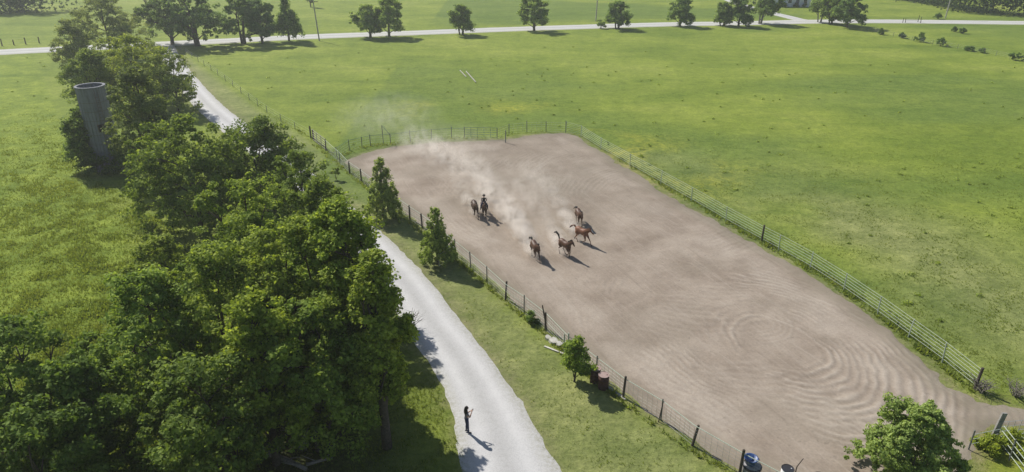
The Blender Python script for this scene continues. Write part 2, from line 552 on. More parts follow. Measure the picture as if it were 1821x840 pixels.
lines = (0.5 + 0.5 * np.sin(2 * np.pi * dl / 0.45)) * sstep(0.47, 0.66, fbm(X, Y, 5.0, 53)) * (1 - sstep(9, 14, dl))
c3x, c3y = gp(1190, 360)
r3 = np.hypot(X - c3x, (Y - c3y) * 0.8) + (fbm(X, Y, 6.0, 59) - 0.5) * 2
sweep = (0.5 + 0.5 * np.sin(2 * np.pi * r3 / 0.5)) * sstep(0.5, 0.66, fbm(X, Y, 6.0, 61)) * 0.8 * (dl > 6)
rough = fbm(X, Y, 0.55, 67, 2) - 0.5
relief = 0.017 * ring * 2.6 + 0.012 * ring2 + 0.014 * lines + 0.012 * sweep + 0.03 * rough
Z = Z + relief * sstep(0.0, 0.8, sd)
wet = sstep(0.42, 0.62, fbm(X, Y, 11.0, 71)) * sstep(48, 66, Y) * 0.55 + 0.4 * sstep(0.5, 0.65, fbm(X, Y, 5, 73))
pale = np.clip(0.95 * ring ** 2 + 0.55 * lines + 0.4 * ring2 + sweep * 0.4 + 0.55 * sstep(1.2, 2.2, sd) * (1 - sstep(3.2, 5.0, sd)) * sstep(0.35, 0.6, fbm(X, Y, 4.0, 79)), 0, 1)
edge = 1 - sstep(0.0, 2.0, sd)
keep = sd > -0.9
idx = -np.ones(X.shape, dtype=np.int64); idx[keep] = np.arange(keep.sum())
q = keep[:-1, :-1] & keep[1:, :-1] & keep[1:, 1:] & keep[:-1, 1:]
F = np.stack([idx[:-1, :-1][q], idx[1:, :-1][q], idx[1:, 1:][q], idx[:-1, 1:][q]], -1)
t = NT('arena_dirt', 0.97, 0.1)
P = t.pos(); k = t.sep(t.attr('wear').outputs['Color'])
f = t.noise(P, 7, 5, 0.75); g = t.noise(P, 0.25, 5, 0.6); hfine = t.noise(P, 30, 3, 0.7)
c = t.mix(t.ramp(g, [(0.34, 0.0), (0.66, 1.0)]), (0.222, 0.180, 0.142), (0.338, 0.286, 0.234))
adx, ady = gp(1500, 517)[0] - gp(1068, 266)[0], gp(1500, 517)[1] - gp(1068, 266)[1]
mp = t.n.new('ShaderNodeMapping'); t.l.new(P, mp.inputs[0]); mp.vector_type = 'TEXTURE'; mp.inputs['Rotation'].default_value = (0, 0, math.atan2(ady, adx)); mp.inputs['Scale'].default_value = (7.0, 0.42, 1.0)
stk = t.noise(mp.outputs[0], 1.0, 5, 0.6, 1.6)
c = t.mix(t.ramp(stk, [(0.52, 0.0), (0.68, 0.42)]), c, (0.36, 0.315, 0.265))
c = t.mix(t.ramp(stk, [(0.30, 0.38), (0.42, 0.0)]), c, (0.19, 0.155, 0.125))
pit = t.noise(P, 2.6, 3, 0.8, 0.4)
c = t.mix(t.ramp(pit, [(0.30, 0.55), (0.40, 0.0)]), c, (0.165, 0.135, 0.108))
c = t.mix(t.math('MULTIPLY', k[0], 0.55), c, (0.18, 0.155, 0.118))
c = t.mix(t.math('MULTIPLY', k[1], 0.62), c, (0.40, 0.35, 0.295))
c = t.mix(t.math('MULTIPLY', k[2], t.ramp(f, [(0.35, 0.1), (0.65, 0.8)])), c, (0.155, 0.145, 0.10))
c = t.mix(0.6, c, t.ramp(f, [(0.3, (0.74, 0.73, 0.72)), (0.7, (1.2, 1.19, 1.18))]), 'MULTIPLY')
t.base(c); t.bump(hfine, 0.5, 0.02)
M['arena'] = t.m
wear = np.stack([np.clip(wet, 0, 1)[keep], pale[keep], edge[keep], np.ones(keep.sum())], -1)
am = np_mesh('arena_dirt', np.stack([X[keep], Y[keep], Z[keep]], -1), F, [M['arena']], True, cattr={'wear': ('POINT', wear)})
tag(link(bpy.data.objects.new('arena_dirt', am)), 'harrowed brown dirt floor of the riding arena', kind='structure')
ARZ = 0.03

# ------------------------------------------------------------------ trees
RNG = np.random.RandomState(4)


def unit(v):
    return v / np.maximum(np.linalg.norm(v, axis=-1, keepdims=True), 1e-6)


def leaf_quads(C, N, S, rs, aspect=0.62):
    n = len(C)
    T = unit(np.cross(N, unit(rs.randn(n, 3))))
    B = np.cross(N, T)
    L = S[:, None] * 0.5; W = L * aspect
    V = np.empty((n, 4, 3), dtype=np.float32)
    V[:, 0] = C - T * L; V[:, 1] = C + B * W - T * L * 0.1; V[:, 2] = C + T * L; V[:, 3] = C - B * W - T * L * 0.1
    return V.reshape(-1, 3), np.arange(n * 4, dtype=np.int32).reshape(-1, 4)


def crown_points(rs, H, rad, low, style, n_bough, n_clump, per, clump_r):
    """clump centres over a set of boughs, then leaves round each clump"""
    cz = (H + low) / 2; rz = (H - low) / 2
    bc = []; br = []
    for i in range(n_bough):
        if style == 'cone':
            f = (i + 0.5) / n_bough
            z = low + (H - low) * f * 0.95
            rr_ = rad * (1 - f) ** 0.6 * 1.0
            a = i * 2.4 + rs.rand()
            bc.append((math.cos(a) * rr_ * 0.75, math.sin(a) * rr_ * 0.75, z)); br.append(max(0.22 * rad, rad * 0.5 * (1 - f * 0.72)))
        else:
            f = (i + rs.uniform(0.1, 0.9)) / n_bough
            env = rad * math.sqrt(max(0.04, 1 - ((f - 0.36) / 0.70) ** 2))
            a = i * 2.4 + rs.uniform(-0.5, 0.5)
            k = rs.uniform(0.35, 0.80) * env if f < 0.88 else 0.15 * env
            b_r = rad * rs.uniform(0.26, 0.46) * (1 - 0.3 * f)
            bc.append((math.cos(a) * k, math.sin(a) * k, low + (H - low - b_r * 0.8) * f + b_r * 0.25)); br.append(b_r)
    bc = np.array(bc); br = np.array(br)
    w = br ** 2; b = rs.choice(n_bough, n_clump, p=w / w.sum())
    dr_ = unit(rs.randn(n_clump, 3)); dr_[:, 2] = np.where(dr_[:, 2] < -0.45, -dr_[:, 2], dr_[:, 2])
    rads = br[b] * rs.uniform(0.60, 1.08, n_clump) * (0.75 + 0.5 * rs.rand(n_clump)) * np.where(rs.rand(n_clump) < 0.12, 1.25, 1.0)
    sq = np.array([1, 1, 1.15])
    cc = bc[b] + dr_ * rads[:, None] * sq
    cc[:, 2] = np.clip(cc[:, 2], low * 0.8, H)
    cs = clump_r * rs.uniform(0.45, 1.45, n_clump)
    cv = rs.rand(n_clump)
    ci = np.repeat(np.arange(n_clump), per)
    off = unit(rs.randn(len(ci), 3)) * (rs.rand(len(ci), 1) ** 0.45) * cs[ci][:, None]
    off[:, 2] *= 1.7 if style == 'cone' else 0.62
    C = cc[ci] + off
    outw = unit(C - np.array([0, 0, cz - rz * 0.3]))
    N = unit(outw * 0.55 + np.array([0, 0, 0.55]) + off / np.maximum(cs[ci][:, None], 1e-3) * 0.45 + rs.randn(len(ci), 3) * 0.75)
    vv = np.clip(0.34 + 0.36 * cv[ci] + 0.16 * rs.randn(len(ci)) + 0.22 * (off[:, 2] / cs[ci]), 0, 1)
    return C, N, vv, cc, bc


def limb(mb, a, b, r0, r1, rs, bend=0.12, n=5, seg=4):
    a = Vector(a); b = Vector(b); L = (b - a).length
    o = Vector((rs.randn() * bend * L, rs.randn() * bend * L, abs(rs.randn()) * bend * L))
    pts = []
    for i in range(seg + 1):
        t = i / seg
        pts.append(a.lerp(b, t) + o * math.sin(math.pi * t) * 0.6)
    mb.tube(pts, [r0 + (r1 - r0) * i / seg for i in range(seg + 1)], n)
    return pts


def tree(name, label, base, H, rad, low, seed, style='round', n_bough=9, n_clump=150, per=90, leaf=0.26, clump_r=0.55,
         tint=(1, 1, 1), trunk_r=None, cat='tree', group=None, bark='bark', lean=(0, 0), stems=1, limbs=9):
    rs = np.random.RandomState(seed)
    root = empty(name, (base[0], base[1], 0.0), rs.rand() * 0.0)
    tag(root, label, cat, group)
    C, N, v, cc, bc = crown_points(rs, H, rad, low, style, n_bough, n_clump, per, clump_r)
    sh = np.array([lean[0], lean[1], 0.0])
    C = C + sh * (C[:, 2:3] / H); bc = bc + sh * (bc[:, 2:3] / H); cc = cc + sh * (cc[:, 2:3] / H)
    S = leaf * rs.uniform(0.6, 1.35, len(C))
    Vv, Ff = leaf_quads(C, N, S, rs)
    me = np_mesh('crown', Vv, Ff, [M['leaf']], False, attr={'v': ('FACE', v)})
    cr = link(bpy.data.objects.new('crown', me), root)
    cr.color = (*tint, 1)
    tr = trunk_r or max(0.06, H * 0.022)
    mb = MB()
    for s_ in range(stems):
        a = 2.1 * s_ + rs.rand()
        off = Vector((math.cos(a), math.sin(a), 0)) * (0.0 if stems == 1 else 0.35)
        topz = low + (H - low) * (0.8 if style == 'cone' else 0.55)
        tip = Vector((lean[0] * topz / H, lean[1] * topz / H, topz)) + off * (1.0 if stems == 1 else 3.2)
        st = limb(mb, off + Vector((0, 0, -0.15)), tip, tr * (1.15 if s_ == 0 else 0.8), tr * 0.28, rs, 0.035, 8, 6)
        pick = rs.choice(len(bc), min(len(bc), max(2, limbs // stems)), replace=False)
        for j in pick:
            e = bc[j]
            k = int(np.clip((e[2] - 0.8) / max(topz, 0.1) * 5 - rs.rand(), 1, 5))
            p0 = st[k]
            lp = limb(mb, p0, e, tr * 0.42, tr * 0.10, rs, 0.10, 5, 4)
            near = np.argsort(((cc - e) ** 2).sum(1))[:3]
            for q_ in near[:2 if limbs < 12 else 3]:
                limb(mb, lp[3], cc[q_], tr * 0.16, tr * 0.04, rs, 0.08, 4, 2)
    mb.build('trunk', M[bark], root, True)
    return root


# grove along the drive: (photo point of crown top, height, radius, lowest leaf, tint, label)
G = 'grove of trees left of the driveway'
grove = [
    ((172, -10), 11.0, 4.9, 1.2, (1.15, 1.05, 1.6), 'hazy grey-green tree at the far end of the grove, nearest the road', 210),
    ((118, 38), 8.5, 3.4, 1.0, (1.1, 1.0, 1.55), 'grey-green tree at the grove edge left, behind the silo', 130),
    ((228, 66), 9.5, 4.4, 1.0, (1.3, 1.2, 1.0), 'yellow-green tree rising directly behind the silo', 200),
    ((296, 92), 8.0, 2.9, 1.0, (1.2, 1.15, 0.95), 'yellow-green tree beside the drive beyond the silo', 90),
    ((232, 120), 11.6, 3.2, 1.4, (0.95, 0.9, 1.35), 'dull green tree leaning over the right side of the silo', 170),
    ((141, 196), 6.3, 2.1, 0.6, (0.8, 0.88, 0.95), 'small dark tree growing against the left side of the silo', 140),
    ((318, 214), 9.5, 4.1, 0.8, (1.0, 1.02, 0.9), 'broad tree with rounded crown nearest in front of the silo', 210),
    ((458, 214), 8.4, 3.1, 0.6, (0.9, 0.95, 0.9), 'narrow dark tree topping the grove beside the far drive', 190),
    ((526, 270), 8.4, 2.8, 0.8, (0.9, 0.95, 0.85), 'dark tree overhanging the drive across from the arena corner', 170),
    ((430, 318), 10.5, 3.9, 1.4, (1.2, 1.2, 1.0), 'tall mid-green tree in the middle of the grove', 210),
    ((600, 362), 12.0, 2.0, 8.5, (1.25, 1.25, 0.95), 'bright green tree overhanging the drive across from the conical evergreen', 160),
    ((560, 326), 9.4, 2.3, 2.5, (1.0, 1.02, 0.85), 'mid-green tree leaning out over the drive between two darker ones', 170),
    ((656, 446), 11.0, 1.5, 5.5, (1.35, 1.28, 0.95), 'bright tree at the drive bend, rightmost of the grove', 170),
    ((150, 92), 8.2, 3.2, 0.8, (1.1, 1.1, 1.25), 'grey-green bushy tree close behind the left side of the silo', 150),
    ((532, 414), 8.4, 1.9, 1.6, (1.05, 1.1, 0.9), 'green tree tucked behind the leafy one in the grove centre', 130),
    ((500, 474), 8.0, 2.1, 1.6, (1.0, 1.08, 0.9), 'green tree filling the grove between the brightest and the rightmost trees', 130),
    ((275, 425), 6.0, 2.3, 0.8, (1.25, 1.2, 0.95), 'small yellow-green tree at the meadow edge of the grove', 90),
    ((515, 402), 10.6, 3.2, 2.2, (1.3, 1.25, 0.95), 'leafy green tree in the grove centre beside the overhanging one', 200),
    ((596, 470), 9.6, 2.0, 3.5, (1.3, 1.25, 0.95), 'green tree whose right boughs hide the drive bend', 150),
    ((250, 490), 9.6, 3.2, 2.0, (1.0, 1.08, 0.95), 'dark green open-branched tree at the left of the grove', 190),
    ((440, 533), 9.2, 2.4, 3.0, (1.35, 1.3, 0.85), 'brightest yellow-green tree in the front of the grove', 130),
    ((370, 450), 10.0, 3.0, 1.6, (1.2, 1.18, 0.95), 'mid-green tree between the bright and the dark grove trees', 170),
    ((540, 545), 8.4, 2.9, 1.8, (1.05, 1.1, 0.9), 'shaded green tree over the dark ground beside the drive', 170),
    ((20, 575), 8.6, 3.1, 1.5, (0.8, 0.9, 0.8), 'leafy tree cut by the left edge of the picture', 170),  # from here down, darker tints paint the low grove shade into the leaves
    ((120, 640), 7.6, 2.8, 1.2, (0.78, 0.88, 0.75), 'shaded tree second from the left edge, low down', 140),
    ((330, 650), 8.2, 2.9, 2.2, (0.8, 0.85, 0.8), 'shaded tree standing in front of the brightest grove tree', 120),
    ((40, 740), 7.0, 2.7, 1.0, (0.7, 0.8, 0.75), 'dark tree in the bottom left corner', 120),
]
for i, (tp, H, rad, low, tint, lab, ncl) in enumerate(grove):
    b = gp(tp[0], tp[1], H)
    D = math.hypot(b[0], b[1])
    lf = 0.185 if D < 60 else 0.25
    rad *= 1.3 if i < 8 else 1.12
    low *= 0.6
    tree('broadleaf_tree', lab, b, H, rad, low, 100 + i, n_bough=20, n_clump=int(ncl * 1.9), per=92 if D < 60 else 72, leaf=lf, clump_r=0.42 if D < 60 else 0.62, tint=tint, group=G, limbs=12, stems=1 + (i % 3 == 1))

# trees by the arena fence
tree('conical_tree', 'tall conical tree beside the arena fence, larger of the two', gp(684, 391), tall((684, 391), 281), 1.5, 0.25, 301, 'cone', 44, 430, 42, 0.15, 0.17, (1.3, 1.28, 1.35), group='conical trees by the arena fence')
tree('conical_tree', 'shorter conical tree by the open pipe gate on the arena fence', gp(778, 470), tall((778, 470), 372), 1.3, 0.3, 302, 'cone', 34, 330, 42, 0.15, 0.17, (1.2, 1.22, 1.15), group='conical trees by the arena fence')
tree('young_tree', 'small leafy tree beside the two rusty barrels', gp(1021, 679), tall((1021, 679), 600), 0.95, 0.55, 303, 'round', 9, 130, 60, 0.15, 0.24, (1.15, 1.2, 0.95), trunk_r=0.06)
tree('broad_bush_tree', 'dense round tree at the bottom edge in front of the arena', gp(1645, 728, 4.2), 4.2, 2.25, 0.2, 304, 'round', 26, 640, 60, 0.14, 0.21, (1.35, 1.35, 1.7), limbs=14, stems=3)
tree('young_tree', 'sapling on the grass by the far drive opposite the arena corner', gp(598, 320), 1.3, 0.5, 0.4, 305, 'round', 5, 24, 40, 0.14, 0.18, (1.1, 1.1, 0.9), trunk_r=0.03)

# trees along the country road
RG = 'trees along the country road'
road_trees = [
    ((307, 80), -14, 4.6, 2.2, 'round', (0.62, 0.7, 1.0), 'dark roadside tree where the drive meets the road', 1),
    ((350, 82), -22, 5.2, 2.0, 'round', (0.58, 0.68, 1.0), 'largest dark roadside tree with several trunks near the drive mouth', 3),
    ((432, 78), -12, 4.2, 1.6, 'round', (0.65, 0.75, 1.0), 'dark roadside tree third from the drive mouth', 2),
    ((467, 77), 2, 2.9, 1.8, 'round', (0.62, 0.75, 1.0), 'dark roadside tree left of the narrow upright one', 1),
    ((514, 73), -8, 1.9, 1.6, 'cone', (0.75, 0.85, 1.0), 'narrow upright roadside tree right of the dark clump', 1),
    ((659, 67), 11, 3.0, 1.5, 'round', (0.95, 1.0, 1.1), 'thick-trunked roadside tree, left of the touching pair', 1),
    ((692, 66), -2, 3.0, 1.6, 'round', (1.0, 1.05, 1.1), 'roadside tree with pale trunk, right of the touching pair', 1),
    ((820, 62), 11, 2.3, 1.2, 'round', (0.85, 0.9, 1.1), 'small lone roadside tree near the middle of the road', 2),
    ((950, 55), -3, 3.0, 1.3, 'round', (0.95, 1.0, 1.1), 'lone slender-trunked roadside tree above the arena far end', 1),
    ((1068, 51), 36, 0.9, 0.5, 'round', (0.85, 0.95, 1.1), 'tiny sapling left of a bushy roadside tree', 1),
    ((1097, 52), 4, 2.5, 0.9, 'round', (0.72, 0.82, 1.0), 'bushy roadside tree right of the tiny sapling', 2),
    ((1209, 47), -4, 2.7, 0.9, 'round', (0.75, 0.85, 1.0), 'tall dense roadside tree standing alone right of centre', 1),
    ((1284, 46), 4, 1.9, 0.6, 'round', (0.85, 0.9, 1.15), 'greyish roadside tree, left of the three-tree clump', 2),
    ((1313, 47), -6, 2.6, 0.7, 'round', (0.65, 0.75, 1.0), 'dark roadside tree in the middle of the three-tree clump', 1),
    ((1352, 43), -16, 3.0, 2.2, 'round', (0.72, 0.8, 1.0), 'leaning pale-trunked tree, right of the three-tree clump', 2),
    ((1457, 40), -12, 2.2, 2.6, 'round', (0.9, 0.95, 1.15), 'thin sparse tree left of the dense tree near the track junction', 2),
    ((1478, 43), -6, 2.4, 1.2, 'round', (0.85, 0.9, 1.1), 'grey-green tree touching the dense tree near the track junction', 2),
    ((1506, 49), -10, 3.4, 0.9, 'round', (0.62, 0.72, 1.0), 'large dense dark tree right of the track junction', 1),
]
for i, (b, ty, rad, low, st, tint, lab, stems) in enumerate(road_trees):
    H = tall(b, ty)
    small = rad < 1.2
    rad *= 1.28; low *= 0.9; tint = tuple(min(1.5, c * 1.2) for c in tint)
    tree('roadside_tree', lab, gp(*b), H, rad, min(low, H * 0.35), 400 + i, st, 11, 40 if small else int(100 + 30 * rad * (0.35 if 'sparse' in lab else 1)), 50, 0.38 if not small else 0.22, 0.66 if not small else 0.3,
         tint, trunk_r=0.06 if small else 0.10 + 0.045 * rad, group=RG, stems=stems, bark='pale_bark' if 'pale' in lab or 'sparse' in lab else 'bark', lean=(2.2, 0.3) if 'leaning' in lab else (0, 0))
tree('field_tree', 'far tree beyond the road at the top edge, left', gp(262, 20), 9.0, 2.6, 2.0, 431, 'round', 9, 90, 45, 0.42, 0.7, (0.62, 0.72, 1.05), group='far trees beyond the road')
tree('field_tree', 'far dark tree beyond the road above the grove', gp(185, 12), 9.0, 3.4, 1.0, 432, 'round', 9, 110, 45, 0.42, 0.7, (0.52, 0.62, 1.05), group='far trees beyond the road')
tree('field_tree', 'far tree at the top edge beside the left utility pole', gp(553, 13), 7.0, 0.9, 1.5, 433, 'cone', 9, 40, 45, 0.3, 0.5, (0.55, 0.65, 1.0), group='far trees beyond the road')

# shrubs on the pasture fence line at right and over the road
shr = [((1566, 62), 0.9, 0.55, 'small bush closest to the dense roadside tree on the fence line'), ((1604, 68), 0.75, 0.7, 'low round bush second along the right pasture fence line'),
       ((1636, 75), 1.25, 1.05, 'largest round bush on the right pasture fence line'), ((1672, 82), 1.05, 1.0, 'round bush just right of the largest fence line bush'),
       ((1724, 91), 0.6, 0.75, 'flat bush in the middle of the right pasture fence line'), ((1746, 94), 0.55, 0.5, 'small flat bush paired on the right pasture fence line'),
       ((1806, 108), 0.85, 1.2, 'spreading bush nearest the right edge on the fence line'), ((1696, 57), 0.8, 0.55, 'pale small bush out in the field below the road'),
       ((1711, 60), 0.75, 0.6, 'dark small bush out in the field below the road'), ((1668, 34), 1.0, 0.95, 'dark bush on the far side of the road at right')]
for i, (b, H, rad, lab) in enumerate(shr):
    tree('shrub', lab, gp(*b), H * 1.5, rad * 1.3, 0.08, 500 + i, 'round', 6, 46, 34, 0.22, 0.26, (0.62, 0.78, 0.9), trunk_r=0.04, cat='bush', group='bushes right of the pasture', limbs=4)


# far woods: one dark mass each
def wood(label, line, H, depth, n, seed, tint):
    rs = np.random.RandomState(seed)
    L = smooth_line(line, 3.0)
    cen = []
    for k in range(n):
        p = L[rs.randint(len(L))]
        cen.append((p[0] + rs.randn() * 2, p[1] + abs(rs.randn()) * depth, H * rs.uniform(0.32, 0.72), H * rs.uniform(0.22, 0.36)))
    Cs, Ns, vs = [], [], []
    for (x, y, z, r) in cen:
        m = 260
        dv_ = unit(rs.randn(m, 3)); dv_[:, 2] = np.where(dv_[:, 2] < -0.6, -dv_[:, 2], dv_[:, 2])
        lump = 1 + 0.25 * np.sin(dv_[:, 0] * 7 + x) * np.sin(dv_[:, 1] * 6 + y) + 0.14 * rs.randn(m)
        c = np.array([x, y, z]) + dv_ * r * lump[:, None] * np.array([1, 1, 1.15])
        Cs.append(c); Ns.append(unit(dv_ + rs.randn(m, 3) * 0.5)); vs.append(np.clip(0.35 + 0.2 * rs.randn(m) + rs.rand() * 0.3, 0, 1))
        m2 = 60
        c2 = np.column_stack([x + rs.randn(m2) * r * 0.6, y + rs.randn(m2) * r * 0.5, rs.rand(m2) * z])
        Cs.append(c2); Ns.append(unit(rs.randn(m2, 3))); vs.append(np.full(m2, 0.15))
    C = np.concatenate(Cs); C[:, 2] = np.maximum(C[:, 2], 0.1)
    Vv, Ff = leaf_quads(C, np.concatenate(Ns), 0.75 * rs.uniform(0.6, 1.3, len(C)), rs, 0.75)
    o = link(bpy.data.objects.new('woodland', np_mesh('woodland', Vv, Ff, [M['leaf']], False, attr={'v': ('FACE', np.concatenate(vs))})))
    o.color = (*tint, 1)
    tag(o, label, 'woodland', kind='stuff')


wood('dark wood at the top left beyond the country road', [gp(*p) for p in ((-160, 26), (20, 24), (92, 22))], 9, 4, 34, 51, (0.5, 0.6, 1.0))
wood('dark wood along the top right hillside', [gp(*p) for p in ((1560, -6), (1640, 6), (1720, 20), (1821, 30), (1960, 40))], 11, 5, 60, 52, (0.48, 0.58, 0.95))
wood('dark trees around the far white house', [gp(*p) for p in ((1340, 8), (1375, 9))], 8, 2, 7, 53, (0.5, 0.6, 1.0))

# ------------------------------------------------------------------ fences
UNIT_POST = MB().lathe([(1.0, -0.12), (0.98, 0.0), (0.9, 0.9), (0.92, 0.985), (0.7, 1.0)], 8).mesh('post', M['wood_post'])
UNIT_STEEL = MB().lathe([(1.0, -0.12), (1.0, 0.99), (0.6, 1.0)], 6).mesh('post', M['steel_post'])
UNIT_PIPEPOST = MB().lathe([(1.0, -0.12), (1.0, 0.99), (0.6, 1.0)], 8).mesh('post', M['pale_pipe'])
UNIT_RAIL = {k: MB().tube([(0, 0, 0), (1, 0, 0)], 1.0, 6).mesh('rail', M[k]) for k in ('pale_pipe', 'green_pipe', 'wire', 'grey_wood')}
frs = random.Random(7)


def rail(parent, a, b, r, mat='pale_pipe', name='rail'):
    """straight rail from a to b, given in world; parent stands unrotated at its own location"""
    o = bpy.data.objects.new(name, UNIT_RAIL[mat])
    a = Vector(a); b = Vector(b); dv_ = b - a
    o.location = a - parent.location
    o.rotation_euler = (0, -math.asin(max(-1, min(1, dv_.z / dv_.length))), math.atan2(dv_.y, dv_.x))
    o.scale = (dv_.length, r, r)
    return link(o, parent)


def post(parent, p, h, r, mesh=None, lean=None, z=0.0):
    o = bpy.data.objects.new('post', mesh or UNIT_POST)
    o.location = Vector((p[0], p[1], z)) - parent.location
    o.scale = (r, r, h)
    l = lean or (frs.gauss(0, 0.025), frs.gauss(0, 0.025))
    o.rotation_euler = (l[0], l[1], frs.random() * 3)
    return link(o, parent)


def wire_panel(parent, a, b, h, n_h=7, gap=0.22, r=0.006, z0=0.08, sag=0.0, mat='wire'):
    """stock panel of crossing wires between two posts"""
    mb = MB()
    a = Vector((a[0], a[1], 0)) - parent.location; b = Vector((b[0], b[1], 0)) - parent.location
    L = (b - a).length
    for i in range(n_h):
        z = z0 + (h - z0) * i / (n_h - 1)
        mid = a.lerp(b, 0.5)
        mb.tube([(a.x, a.y, z), (mid.x, mid.y, z - sag), (b.x, b.y, z)], r, 3, False)
    m = max(2, int(L / gap))
    for i in range(m + 1):
        q = a.lerp(b, i / m)
        mb.tube([(q.x, q.y, z0), (q.x, q.y, h)], r, 3, False)
    o = mb.build('wire_panel', M[mat], parent)
    return o


# near side of the arena
NEAR = [(580, 268), (605, 291), (622, 309), (643, 324), (664, 341), (690, 362), (729, 391), (751, 406), (780, 430), (810, 455), (837, 478), (866, 503), (899, 534), (932, 557), (970, 587), (1010, 630), (1060, 669), (1108, 707), (1175, 748), (1231, 793), (1315, 843), (1398, 888)]
nf = empty('arena_fence', (*gp(866, 503), 0))
tag(nf, 'dark posted wire panel fence along the driveway side of the arena', 'fence')
pts = [gp(*p) for p in NEAR]
for i, p in enumerate(pts):
    px = NEAR[i]
    h = 1.42 + frs.uniform(-0.1, 0.1)
    if px in ((1010, 630),):
        post(nf, p, 1.55, 0.05, UNIT_PIPEPOST); post(nf, (p[0] - 0.22, p[1] - 0.02), 1.5, 0.04, UNIT_PIPEPOST)
        continue
    wood_ = px in ((580, 268), (729, 391), (751, 406), (899, 534), (970, 587), (1108, 707), (1231, 793), (1315, 843), (1398, 888), (643, 324), (622, 309))
    post(nf, p, h, 0.075 if wood_ else 0.04, UNIT_POST if wood_ else UNIT_STEEL, (0.05, 0.12) if px == (1231, 793) else None)
    if px == (970, 587): post(nf, (p[0] + 0.08, p[1] + 0.05), 1.75, 0.045, UNIT_POST, (0.0, 0.2))
    if px == (1175, 748): post(nf, (p[0] - 0.14, p[1] - 0.12), 1.25, 0.03, UNIT_POST, (0.0, 0.14))
for i in range(len(pts) - 1):
    a, b = pts[i], pts[i + 1]
    wire_panel(nf, a, b, 1.25, 7, 0.3, 0.005)
    rail(nf, (*a, 1.27), (*b, 1.27), 0.022, 'pale_pipe')
    if 4 <= i <= 14: rail(nf, (*a, 0.72), (*b, 0.72), 0.012, 'pale_pipe')

# far side of the arena
FAR = [(600, 283), (622, 268), (644, 263), (659, 259.5), (695, 257), (730, 252.5), (767, 248.5), (803, 246), (826, 245.5), (884, 246.5), (905, 238.5), (937, 235), (971, 234.5), (1006, 236)]
ff = empty('arena_fence', (*gp(767, 248), 0))
tag(ff, 'thin steel posted wire fence across the far end of the arena', 'fence')
pts = [gp(*p) for p in FAR]
for i, p in enumerate(pts):
    post(ff, p, 1.35 + frs.uniform(-0.1, 0.12), 0.045, UNIT_STEEL)
for i in range(len(pts) - 1):
    if i == 8: continue
    wire_panel(ff, pts[i], pts[i + 1], 1.2, 5, 0.5, 0.007)
    if i < 8: rail(ff, (*pts[i], 1.22), (*pts[i + 1], 1.22), 0.018, 'green_pipe')
post(ff, gp(899, 254), 1.5, 0.06, UNIT_STEEL)
post(ff, gp(682, 257), 2.3, 0.04, UNIT_STEEL)
rail(ff, (*gp(682, 257), 2.25), (*gp(697, 256.5), 0.9), 0.03, 'pale_pipe', 'brace')


def pipe_gate(label, a, b, h, n, mat, bars=4, r=0.02, z0=0.15, cat='gate'):
    g = empty('pipe_gate', (*a, 0))
    tag(g, label, cat)
    for i in range(n):
        z = z0 + (h - z0) * i / (n - 1)
        rail(g, (*a, z), (*b, z), r, mat)
    for i in range(bars):
        k = i / (bars - 1)
        x, y = a[0] + (b[0] - a[0]) * k, a[1] + (b[1] - a[1]) * k
        rail(g, (x, y, z0 - 0.02), (x, y, h + 0.03), r * 1.1, mat, 'upright')
    return g


pipe_gate('green tube gate in the far end fence of the arena', pts[8], pts[9], 1.3, 5, 'green_pipe', 6, 0.022)
pipe_gate('open pale pipe gate beside the shorter conical tree', gp(781, 476), gp(808, 458), 1.3, 6, 'pale_pipe', 3, 0.02)
pipe_gate('grey gate in the drive side fence beyond the arena corner', gp(557, 250), gp(580, 268), 1.35, 5, 'grey_wood', 4, 0.03)
gpst = empty('gate_post', (*gp(553, 247), 0)); tag(gpst, 'pair of dark wooden gate posts beyond the arena corner', 'post')
post(gpst, gp(553, 245), 1.45, 0.1); post(gpst, gp(558, 250), 1.35, 0.09)

# right side of the arena: pale pipe rails
RIGHT = [(1006, 236), (1033, 243.5), (1068, 266), (1120, 296), (1175, 327), (1229, 358), (1290, 394), (1354, 430), (1384, 446), (1440, 478), (1500, 517), (1560, 559), (1615, 600), (1675, 645), (1733, 692)]
rf = empty('arena_fence', (*gp(1354, 430), 0))
tag(rf, 'pale pipe rail fence along the pasture side of the arena', 'fence')
pts = [gp(*p) for p in RIGHT]
for i, p in enumerate(pts):
    wd = RIGHT[i] in ((1354, 430), (1733, 692))
    post(rf, p, 1.5 if wd else 1.38, 0.085 if wd else 0.035, UNIT_POST if wd else UNIT_PIPEPOST)
for i in range(len(pts) - 1):
    a, b = pts[i], pts[i + 1]
    for z in (0.28, 0.5, 0.72, 0.94, 1.16, 1.36):
        rail(rf, (*a, z + frs.uniform(-.015, .015)), (*b, z + frs.uniform(-.015, .015)), 0.013)

# thin wire fences in the fields
def thin_fence(label, px, n, h=1.1, wires=3, r=0.035, mesh=None):
    L = smooth_line([gp(*p) for p in px], 0.5)
    f = empty('wire_fence', (*L[0], 0)); tag(f, label, 'fence')
    P_ = [L[int(i * (len(L) - 1) / (n - 1))] for i in range(n)]
    for p in P_: post(f, p, h * frs.uniform(0.85, 1.1), r, mesh or UNIT_STEEL)
    for i in range(n - 1):
        for k in range(wires):
            z = h * (0.35 + 0.6 * k / max(1, wires - 1))
            rail(f, (*P_[i], z), (*P_[i + 1], z), 0.006, 'wire', 'wire')
    return f


